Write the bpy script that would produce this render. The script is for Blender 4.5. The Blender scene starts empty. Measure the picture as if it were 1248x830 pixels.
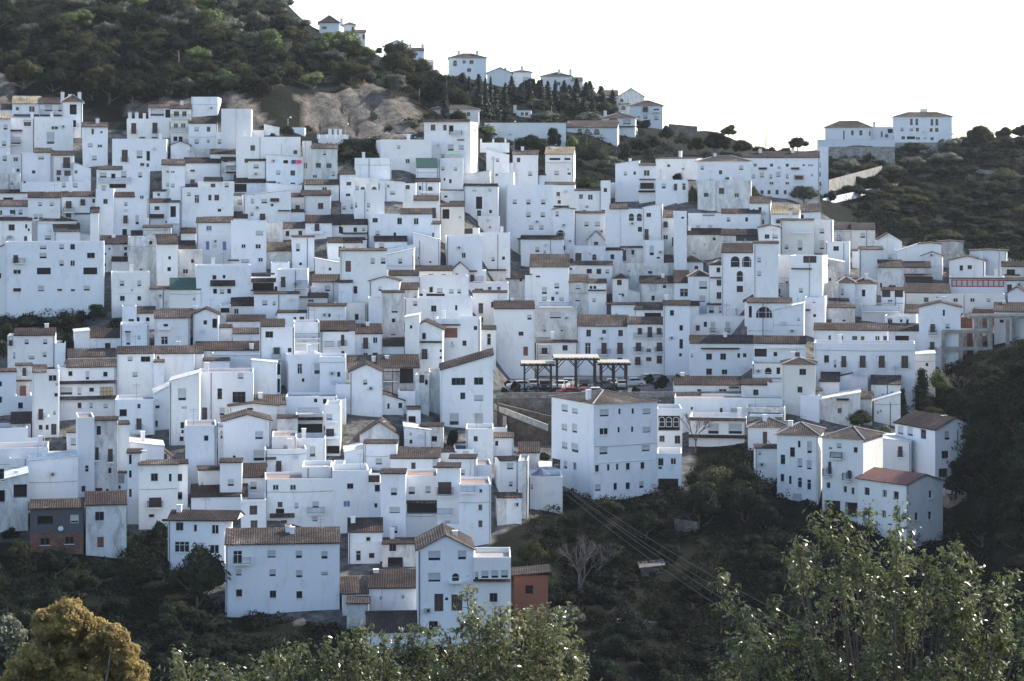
import bpy, math, random, re
import numpy as np
from mathutils import Matrix, Vector
R = math.radians
F, CX, HY = 2700.0, 624.0, 240.0
scene = bpy.context.scene
COL = scene.collection
rnd = random.Random(7)

# ---------------------------------------------------------------- terrain
COLS = {
 -2500: [(200,1250),(250,900),(285,800),(330,700),(400,560),(470,420),(560,300),(660,280)],
 -400: [(200,1250),(250,830),(285,690),(330,520),(380,370),(430,230),(445,165),(480,95),(560,-60),(660,-120)],
 0: [(200,1250),(250,830),(285,690),(330,520),(380,370),(430,230),(445,165),(480,95),(560,-40),(660,-110)],
 200: [(200,1250),(250,830),(287,700),(330,520),(380,370),(430,235),(445,172),(475,105),(560,-10),(640,-45)],
 330: [(200,1250),(245,850),(275,740),(330,525),(382,370),(428,240),(442,180),(470,112),(565,2),(600,-6)],
 400: [(200,1250),(240,880),(262,790),(300,650),(340,500),(385,360),(425,240),(440,182),(462,170),(475,118),(560,46),(582,38)],
 480: [(200,1250),(240,880),(262,792),(300,650),(342,500),(385,365),(427,240),(445,172),(464,165),(482,112),(560,77),(584,72)],
 560: [(200,1250),(240,880),(262,795),(300,650),(345,510),(388,390),(430,260),(455,180),(480,155),(560,102),(592,96)],
 640: [(200,1250),(240,880),(262,790),(300,640),(335,560),(348,540),(400,452),(425,350),(455,250),(465,210),(500,168),(560,122),(602,108)],
 700: [(200,1250),(240,850),(290,700),(312,612),(346,545),(400,455),(425,350),(455,250),(467,220),(500,178),(560,140),(604,108)],
 770: [(200,1250),(240,850),(290,700),(312,615),(346,545),(400,455),(425,350),(452,250),(470,225),(520,183),(570,160),(604,148)],
 850: [(200,1250),(250,860),(300,655),(328,560),(352,510),(395,448),(412,380),(430,310),(445,250),(470,208),(530,185),(602,160)],
 950: [(200,1250),(255,830),(300,655),(330,545),(370,430),(405,330),(450,255),(470,240),(500,205),(600,187),(625,184)],
 1050: [(200,1250),(255,830),(290,695),(335,545),(375,430),(410,340),(440,300),(480,272),(520,235),(562,182),(602,176)],
 1150: [(200,1250),(255,830),(300,668),(340,545),(380,430),(410,350),(430,314),(470,290),(530,240),(600,174),(620,170)],
 1200: [(200,1250),(240,830),(285,690),(306,590),(322,500),(345,468),(382,415),(410,350),(430,320),(470,295),(530,240),(600,173),(620,168)],
 1260: [(200,1250),(235,830),(262,680),(288,520),(306,425),(316,412),(345,450),(382,410),(410,350),(435,325),(470,300),(530,240),(600,170),(620,165)],
  1500: [(200,1250),(235,800),(262,600),(288,400),(306,275),(330,215),(360,205),(400,240),(430,270),(470,280),(530,235),(600,160),(640,150)],  # from here rightwards an unseen hill, raised to shade the ravine
 1850: [(200,1000),(235,700),(262,450),(288,230),(306,60),(330,-60),(370,-60),(420,80),(470,200),(530,220),(600,150),(640,140)],
 2600: [(200,900),(235,650),(262,450),(288,260),(306,100),(330,0),(370,0),(420,80),(470,200),(530,220),(600,150),(640,140)],
 3600: [(200,1250),(235,900),(262,800),(300,640),(360,520),(430,420),(530,330),(640,280)],
}
KEYS = sorted(COLS)
NEAR = [(0,-1.7),(8,-4.5),(15,-8),(30,-14),(60,-24),(90,-34),(150,-56),(200,-74.8)]
PROF = {}
for k in KEYS:
    ys = [p[0] for p in NEAR[:-1]]; zs = [p[1] for p in NEAR[:-1]]
    for Y, py in COLS[k]:
        ys.append(Y); zs.append(-(py-HY)/F*Y)
    zl = zs[-1]; yl = ys[-1]
    ys += [yl+25, yl+120, yl+400, 3000, 7000]; zs += [zl-6, zl-45 if zl>0 else zl-20, -45, -60, -60]
    PROF[k] = (np.array(ys), np.array(zs))
def hsh(x, y):
    return math.sin(x*0.11+1.3)*math.cos(y*0.093+0.4)+0.6*math.sin(x*0.23-y*0.19+2.1)+0.35*math.sin(x*0.51+y*0.47)
def ground(X, Y):
    u = CX + F*X/max(Y, 150.0)
    u = min(max(u, KEYS[0]), KEYS[-1])
    for i in range(len(KEYS)-1):
        if u <= KEYS[i+1]: break
    a, b = KEYS[i], KEYS[i+1]
    t = (u-a)/(b-a); t = t*t*(3-2*t)
    za = float(np.interp(Y, *PROF[a])); zb = float(np.interp(Y, *PROF[b]))
    return za*(1-t)+zb*t
def gpix(u, Y):
    z = ground((u-CX)/F*Y, Y)
    return HY - F*z/Y
YS = np.arange(215.0, 655.0, 1.0)
_col = {}
def hit(u, py):
    """depth at which the terrain shows at pixel (u,py): the farthest point still rising out of the picture there"""
    k = round(u/6)
    if k not in _col: _col[k] = [gpix(k*6.0, y) for y in YS]
    c = _col[k]
    best = None
    run = 1e9
    for i, y in enumerate(YS):
        if c[i] < run:          # visible
            if c[i] <= py: 
                return float(y)
            run = c[i]
    return float(YS[int(np.argmin(c))])
def hit_far(u, py):
    k = round(u/6)
    if k not in _col: _col[k] = [gpix(k*6.0, y) for y in YS]
    c = _col[k]
    for i in range(len(YS)-1, 0, -1):
        if c[i-1] >= py > c[i] : return float(YS[i])
    return hit(u, py)
def P(u, py, Y):
    return Vector(((u-CX)/F*Y, Y, -(py-HY)/F*Y))

# ---------------------------------------------------------------- materials
def nodes(name):
    m = bpy.data.materials.new(name); m.use_nodes = True
    nt = m.node_tree; nt.nodes.clear()
    o = nt.nodes.new('ShaderNodeOutputMaterial'); b = nt.nodes.new('ShaderNodeBsdfPrincipled')
    nt.links.new(b.outputs[0], o.inputs[0])
    return m, nt, b
def N(nt, t, **kw):
    n = nt.nodes.new(t)
    for k, v in kw.items():
        if k in n.inputs: n.inputs[k].default_value = v
        else: setattr(n, k, v)
    return n
def ramp(nt, src, stops, interp='LINEAR'):
    r = nt.nodes.new('ShaderNodeValToRGB'); r.color_ramp.interpolation = interp
    e = r.color_ramp.elements
    while len(e) < len(stops): e.new(0.5)
    for i, (p, c) in enumerate(stops):
        e[i].position = p; e[i].color = (*c, 1) if len(c) == 3 else c
    nt.links.new(src, r.inputs[0]); return r
def simple(name, c, rough=0.7, metal=0.0, var=0.0, scale=1.5):
    m, nt, b = nodes(name)
    b.inputs['Base Color'].default_value = (*c, 1); b.inputs['Roughness'].default_value = rough; b.inputs['Metallic'].default_value = metal
    if var:
        tc = N(nt, 'ShaderNodeTexCoord'); n = N(nt, 'ShaderNodeTexNoise', Scale=scale, Detail=5.0)
        nt.links.new(tc.outputs['Object'], n.inputs['Vector'])
        r = ramp(nt, n.outputs[0], [(0.3, tuple(x*(1-var) for x in c)), (0.7, tuple(min(1, x*(1+var)) for x in c))])
        nt.links.new(r.outputs[0], b.inputs['Base Color'])
    return m
def plaster(name, c, dirt=(0.46,0.45,0.43), amount=0.5, thr=0.60):
    m, nt, b = nodes(name)
    g = N(nt, 'ShaderNodeNewGeometry'); oi = N(nt, 'ShaderNodeObjectInfo')
    n1 = N(nt, 'ShaderNodeTexNoise', Scale=0.35, Detail=6.0, Roughness=0.65)
    mp = N(nt, 'ShaderNodeMapping'); mp.inputs['Scale'].default_value = (0.8, 0.8, 0.3)
    n2 = N(nt, 'ShaderNodeTexNoise', Scale=0.9, Detail=9.0, Roughness=0.78, Distortion=0.6)
    nt.links.new(g.outputs['Position'], n1.inputs['Vector']); nt.links.new(g.outputs['Position'], mp.inputs['Vector']); nt.links.new(mp.outputs[0], n2.inputs['Vector'])
    tint = ramp(nt, oi.outputs['Random'], [(0.0, tuple(x*0.86 for x in c)), (0.3, c), (0.6, (c[0]*0.92, c[1]*0.95, c[2]*0.98)), (0.85, (min(.9,c[0]*1.05), c[1]*1.03, c[2]*0.98)), (1.0, (c[0]*0.98, c[1]*0.94, c[2]*0.90))])
    d1 = ramp(nt, n1.outputs[0], [(0.40, (0,0,0)), (0.75, (1,1,1))])
    d2 = ramp(nt, n2.outputs[0], [(thr-0.08, (0,0,0)), (thr+0.12, (1,1,1))])
    mul = N(nt, 'ShaderNodeMath', operation='MULTIPLY_ADD'); nt.links.new(d2.outputs[0], mul.inputs[0]); mul.inputs[1].default_value = amount; 
    s = N(nt, 'ShaderNodeMath', operation='MULTIPLY'); nt.links.new(d1.outputs[0], s.inputs[0]); s.inputs[1].default_value = amount*0.22
    nt.links.new(s.outputs[0], mul.inputs[2]); mul.use_clamp = True
    mix = N(nt, 'ShaderNodeMix', data_type='RGBA'); nt.links.new(mul.outputs[0], mix.inputs[0]); nt.links.new(tint.outputs[0], mix.inputs[6]); mix.inputs[7].default_value = (*dirt, 1)
    nt.links.new(mix.outputs[2], b.inputs['Base Color']); b.inputs['Roughness'].default_value = 0.9
    bp = N(nt, 'ShaderNodeBump', Strength=0.25, Distance=0.06); n3 = N(nt, 'ShaderNodeTexNoise', Scale=2.2, Detail=4.0)
    nt.links.new(g.outputs['Position'], n3.inputs['Vector']); nt.links.new(n3.outputs[0], bp.inputs['Height']); nt.links.new(bp.outputs[0], b.inputs['Normal'])
    return m
def tiles(name, cols):
    m, nt, b = nodes(name)
    tc = N(nt, 'ShaderNodeTexCoord'); g = N(nt, 'ShaderNodeNewGeometry')
    w = N(nt, 'ShaderNodeTexWave', Scale=1.05, Distortion=0.6, Detail=1.0); w.bands_direction = 'X'; w.wave_profile = 'SIN'
    nt.links.new(tc.outputs['Object'], w.inputs['Vector'])
    n = N(nt, 'ShaderNodeTexNoise', Scale=2.3, Detail=4.0, Roughness=0.75); nt.links.new(g.outputs['Position'], n.inputs['Vector'])
    nb = N(nt, 'ShaderNodeTexNoise', Scale=0.28, Detail=3.0); nt.links.new(g.outputs['Position'], nb.inputs['Vector'])
    ad = N(nt, 'ShaderNodeMix', data_type='FLOAT'); ad.inputs[0].default_value = 0.45
    nt.links.new(n.outputs[0], ad.inputs[2]); nt.links.new(nb.outputs[0], ad.inputs[3])
    r = ramp(nt, ad.outputs[0], [(0.36, cols[0]), (0.47, cols[1]), (0.56, cols[2]), (0.66, cols[3])])
    gr = ramp(nt, w.outputs[0], [(0.0, (0.55,0.55,0.55)), (0.4, (1,1,1))])
    mx = N(nt, 'ShaderNodeMix', data_type='RGBA', blend_type='MULTIPLY'); mx.inputs[0].default_value = 0.8
    nt.links.new(r.outputs[0], mx.inputs[6]); nt.links.new(gr.outputs[0], mx.inputs[7])
    nt.links.new(mx.outputs[2], b.inputs['Base Color']); b.inputs['Roughness'].default_value = 0.95
    b.inputs['Specular IOR Level'].default_value = 0.15
    bp = N(nt, 'ShaderNodeBump', Strength=0.45, Distance=0.12); nt.links.new(w.outputs[0], bp.inputs['Height']); nt.links.new(bp.outputs[0], b.inputs['Normal'])
    return m
def stone(name, a, c, scale=2.0):
    m, nt, b = nodes(name)
    g = N(nt, 'ShaderNodeNewGeometry'); v = N(nt, 'ShaderNodeTexVoronoi', Scale=scale); n = N(nt, 'ShaderNodeTexNoise', Scale=0.7, Detail=8.0, Roughness=0.7)
    nt.links.new(g.outputs['Position'], v.inputs['Vector']); nt.links.new(g.outputs['Position'], n.inputs['Vector'])
    r = ramp(nt, n.outputs[0], [(0.35, a), (0.65, c)])
    sep = N(nt, 'ShaderNodeSeparateColor'); nt.links.new(v.outputs['Color'], sep.inputs[0])
    r2 = ramp(nt, sep.outputs[0], [(0, (0.6,0.6,0.6)), (1, (1.0,1.0,1.0))])
    mx = N(nt, 'ShaderNodeMix', data_type='RGBA', blend_type='MULTIPLY'); mx.inputs[0].default_value = 1.0
    nt.links.new(r.outputs[0], mx.inputs[6]); nt.links.new(r2.outputs[0], mx.inputs[7]); nt.links.new(mx.outputs[2], b.inputs['Base Color'])
    b.inputs['Roughness'].default_value = 0.95
    bp = N(nt, 'ShaderNodeBump', Strength=0.8, Distance=0.15); nt.links.new(n.outputs[0], bp.inputs['Height']); nt.links.new(bp.outputs[0], b.inputs['Normal'])
    return m
def leafmat(name, dark, mid, light, scale=0.5, rough=0.55, trans=0.25, spec=0.3):
    m, nt, b = nodes(name)
    g = N(nt, 'ShaderNodeNewGeometry'); oi = N(nt, 'ShaderNodeObjectInfo')
    n = N(nt, 'ShaderNodeTexNoise', Scale=scale, Detail=4.0, Roughness=0.7); nt.links.new(g.outputs['Position'], n.inputs['Vector'])
    ad = N(nt, 'ShaderNodeMath', operation='MULTIPLY_ADD'); nt.links.new(oi.outputs['Random'], ad.inputs[0]); ad.inputs[1].default_value = 0.34; 
    sb = N(nt, 'ShaderNodeMath', operation='SUBTRACT'); nt.links.new(n.outputs[0], sb.inputs[0]); sb.inputs[1].default_value = 0.17
    nt.links.new(sb.outputs[0], ad.inputs[2])
    r = ramp(nt, ad.outputs[0], [(0.30, dark), (0.50, mid), (0.72, light)])
    nt.links.new(r.outputs[0], b.inputs['Base Color']); b.inputs['Roughness'].default_value = rough
    b.inputs['Specular IOR Level'].default_value = spec
    tr = N(nt, 'ShaderNodeBsdfTranslucent'); nt.links.new(r.outputs[0], tr.inputs[0])
    ms = N(nt, 'ShaderNodeMixShader'); ms.inputs[0].default_value = trans
    nt.links.new(b.outputs[0], ms.inputs[1]); nt.links.new(tr.outputs[0], ms.inputs[2])
    out = [x for x in nt.nodes if x.type == 'OUTPUT_MATERIAL'][0]; nt.links.new(ms.outputs[0], out.inputs[0])
    return m
MAT = {
 'white': plaster('whitewash', (0.82,0.825,0.84)),
 'old': plaster('weathered_whitewash', (0.72,0.72,0.71), (0.30,0.28,0.26), 0.8, 0.52),
 'pink': plaster('pink_plaster', (0.76,0.70,0.70)),
 'grey': plaster('grey_render', (0.085,0.085,0.092), (0.10,0.10,0.11), 0.5),
 'cream': plaster('cream_plaster', (0.78,0.76,0.71)),
 'brick': stone('brick', (0.14,0.065,0.05), (0.25,0.13,0.095), 4.0),
 'orange': plaster('orange_render', (0.30,0.11,0.065), (0.22,0.09,0.05), 0.6),
 'stone': stone('rubble_stone', (0.16,0.14,0.12), (0.34,0.30,0.26)),
 'darkstone': stone('dark_stone', (0.09,0.08,0.07), (0.24,0.21,0.18)),
 'palestone': stone('pale_stone', (0.30,0.28,0.25), (0.46,0.43,0.38)),
 'O': tiles('terracotta_tiles', [(0.032,0.027,0.025),(0.058,0.045,0.040),(0.105,0.080,0.068),(0.24,0.20,0.165)]),  # lighter tile copy for roofs in sun, lighting put into the colour
 'D': tiles('old_dark_tiles', [(0.022,0.018,0.017),(0.038,0.029,0.027),(0.065,0.046,0.040),(0.13,0.095,0.075)]),  # weathered tiles, painted darker to stand for roofs in shade too
 'Y': tiles('straw_tiles', [(0.15,0.11,0.07),(0.26,0.20,0.13),(0.36,0.30,0.20),(0.45,0.38,0.28)]),  # straw tile tone, also paints yellowish sunlight on a roof
 'B2': simple('smooth_red_roof', (0.13,0.055,0.045), 0.9, var=0.2),
 'terrace': plaster('terrace_floor', (0.30,0.21,0.17), (0.16,0.12,0.10), 0.6, 0.5), 'screed': plaster('roof_screed', (0.36,0.35,0.34), (0.2,0.19,0.18), 0.6, 0.5), 'brownstone': stone('brown_rubble', (0.06,0.045,0.035), (0.17,0.13,0.095), 1.6),
 'greenroof': simple('green_sheet', (0.02,0.07,0.05), 0.6, var=0.25),
 'glass': simple('window_glass', (0.022,0.024,0.03), 0.12),
 'blind': simple('closed_blind', (0.50,0.51,0.52), 0.7, var=0.15, scale=0.5),
 'interior': simple('dark_interior', (0.05,0.043,0.042), 0.9),  # near-black sheet behind openings, paints the shade of the recess
 'wood': simple('brown_wood', (0.075,0.040,0.030), 0.6, var=0.25),
 'redwood': simple('red_brown_wood', (0.17,0.060,0.045), 0.6, var=0.2),
 'blue': simple('blue_paint', (0.10,0.17,0.36), 0.6, var=0.15),
 'bluedark': simple('blue_glass', (0.03,0.06,0.22), 0.3),
 'green': simple('green_paint', (0.03,0.16,0.13), 0.5),
 'redframe': simple('red_paint', (0.36,0.05,0.05), 0.5),
 'cane': simple('cane_blind', (0.52,0.40,0.24), 0.8, var=0.3, scale=6),
 'frame': simple('white_frame', (0.62,0.62,0.62), 0.5),
 'brownframe': simple('brown_frame', (0.13,0.085,0.07), 0.5),
 'iron': simple('dark_iron', (0.05,0.052,0.058), 0.5, 0.3),
 'metal': simple('pale_metal', (0.55,0.56,0.57), 0.4, 0.4),
 'concrete': simple('concrete', (0.30,0.29,0.27), 0.9, var=0.3),
 'asphalt': simple('asphalt', (0.075,0.075,0.08), 0.9, var=0.25, scale=0.6),
 'bark': simple('bark', (0.13,0.10,0.075), 0.9, var=0.4, scale=3),
 'palebark': simple('pale_bark', (0.30,0.26,0.21), 0.9, var=0.3, scale=3),
 'canopy': simple('pale_canvas', (0.42,0.38,0.30), 0.8),
 'timber': simple('dark_timber', (0.055,0.038,0.030), 0.8, var=0.2),
 'terracotta': simple('terracotta_pot', (0.45,0.20,0.10), 0.8, var=0.2),
 'ochre': simple('ochre_pot', (0.50,0.30,0.08), 0.8, var=0.2),
 'magenta': simple('pink_cloth', (0.75,0.08,0.20), 0.8),
 'bluecloth': simple('slate_blue_canvas', (0.07,0.09,0.16), 0.8),
 'rubber': simple('rubber', (0.02,0.02,0.02), 0.8),
 'lens': simple('lamp_lens', (0.7,0.68,0.62), 0.2),
 'taillens': simple('tail_lens', (0.4,0.03,0.02), 0.3),
 'leafA': leafmat('leaves_scrub', (0.020,0.026,0.011), (0.050,0.055,0.022), (0.105,0.100,0.042), 0.25, rough=0.8, spec=0.12),
 'leafB': leafmat('leaves_dark', (0.008,0.014,0.009), (0.016,0.025,0.013), (0.034,0.044,0.020), 0.3, rough=0.8, trans=0.12, spec=0.1),  # evergreen dark, lowered further to put ravine shade into the leaves
 'leafC': leafmat('leaves_bright', (0.05,0.075,0.018), (0.10,0.14,0.035), (0.17,0.21,0.06), 0.4),
 'leafG': leafmat('leaves_greygreen', (0.05,0.06,0.04), (0.10,0.11,0.07), (0.16,0.17,0.11), 0.5),
 'leafO': leafmat('leaves_orange', (0.22,0.12,0.03), (0.36,0.20,0.05), (0.48,0.28,0.07), 0.5),
 'leafY': leafmat('leaves_yellow', (0.30,0.22,0.08), (0.58,0.46,0.18), (0.78,0.66,0.32), 1.4, trans=0.55),
 'leafF': leafmat('leaves_fir', (0.010,0.020,0.014), (0.018,0.032,0.020), (0.03,0.045,0.028), 0.5),
 'leafN': leafmat('leaves_glossy', (0.035,0.048,0.018), (0.115,0.135,0.050), (0.25,0.25,0.12), 6.0, rough=0.30, trans=0.4, spec=0.6),
 'leafU': leafmat('leaves_undergrowth', (0.008,0.012,0.007), (0.015,0.020,0.010), (0.028,0.031,0.016), 0.2, rough=0.9, trans=0.08, spec=0.05),  # darkest leaf copy, ravine shade put into its colour
 'twig': simple('bare_twigs', (0.12,0.10,0.10), 0.9),
}
def paint(name, c): 
    MAT[name] = simple(name, c, 0.25); return MAT[name]
CARP = [paint('car_paint_white', (0.7,0.7,0.7)), paint('car_paint_silver', (0.35,0.36,0.38)), paint('car_paint_black', (0.02,0.02,0.025)),
        paint('car_paint_blue', (0.04,0.07,0.16)), paint('car_paint_red', (0.35,0.03,0.025)), paint('car_paint_grey', (0.12,0.13,0.14))]

# ---------------------------------------------------------------- mesh helper
class MB:
    def __init__(s): s.v = []; s.f = []; s.m = []; s.mats = []
    def mi(s, mat):
        if mat not in s.mats: s.mats.append(mat)
        return s.mats.index(mat)
    def poly(s, pts, mat):
        i = len(s.v); s.v += [tuple(p) for p in pts]; s.f.append(tuple(range(i, i+len(pts)))); s.m.append(s.mi(mat))
    def box(s, x0, x1, y0, y1, z0, z1, mat):
        i = len(s.v)
        s.v += [(x0,y0,z0),(x1,y0,z0),(x1,y1,z0),(x0,y1,z0),(x0,y0,z1),(x1,y0,z1),(x1,y1,z1),(x0,y1,z1)]
        k = s.mi(mat)
        for q in ((3,2,1,0),(4,5,6,7),(0,1,5,4),(1,2,6,5),(2,3,7,6),(3,0,4,7)):
            s.f.append(tuple(i+a for a in q)); s.m.append(k)
    def prism(s, pts, d, mat):
        """closed prism: polygon pts extruded by vector d"""
        i = len(s.v); n = len(pts); d = Vector(d)
        s.v += [tuple(p) for p in pts] + [tuple(Vector(p)+d) for p in pts]
        k = s.mi(mat)
        s.f.append(tuple(range(i, i+n))); s.m.append(k)
        s.f.append(tuple(range(i+2*n-1, i+n-1, -1))); s.m.append(k)
        for a in range(n):
            b = (a+1) % n
            s.f.append((i+b, i+a, i+n+a, i+n+b)); s.m.append(k)
    def tube(s, p, q, r0, r1, mat, n=6):
        p = Vector(p); q = Vector(q); d = (q-p)
        if d.length < 1e-6: return
        d.normalize(); a = d.orthogonal().normalized(); b = d.cross(a)
        i = len(s.v)
        for c, r in ((p, r0), (q, r1)):
            for k in range(n):
                t = 2*math.pi*k/n; s.v.append(tuple(c+a*(r*math.cos(t))+b*(r*math.sin(t))))
        k2 = s.mi(mat)
        for k in range(n):
            l = (k+1) % n
            s.f.append((i+k, i+l, i+n+l, i+n+k)); s.m.append(k2)
        s.f.append(tuple(range(i+n-1, i-1, -1))); s.m.append(k2)
        s.f.append(tuple(range(i+n, i+2*n))); s.m.append(k2)
    def mesh(s, name):
        me = bpy.data.meshes.new(name); me.from_pydata(s.v, [], s.f)
        for m in s.mats: me.materials.append(m if not isinstance(m, str) else MAT[m])
        me.polygons.foreach_set('material_index', s.m); me.update(); return me
    def build(s, name, parent=None, mat=None):
        o = bpy.data.objects.new(name, s.mesh(name)); COL.objects.link(o)
        if parent is not None: o.parent = parent
        if mat is not None: o.matrix_local = mat
        return o
def tag(o, label=None, cat=None, group=None, kind=None):
    if label: o['label'] = label
    if cat: o['category'] = cat
    if group: o['group'] = group
    if kind: o['kind'] = kind
    return o
def empty(name, loc=(0,0,0), rz=0):
    o = bpy.data.objects.new(name, None); COL.objects.link(o); o.location = loc; o.rotation_euler = (0,0,rz); return o
def link(name, me, parent=None, mat=None):
    o = bpy.data.objects.new(name, me); COL.objects.link(o)
    if parent is not None: o.parent = parent
    if mat is not None: o.matrix_local = mat
    return o
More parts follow.
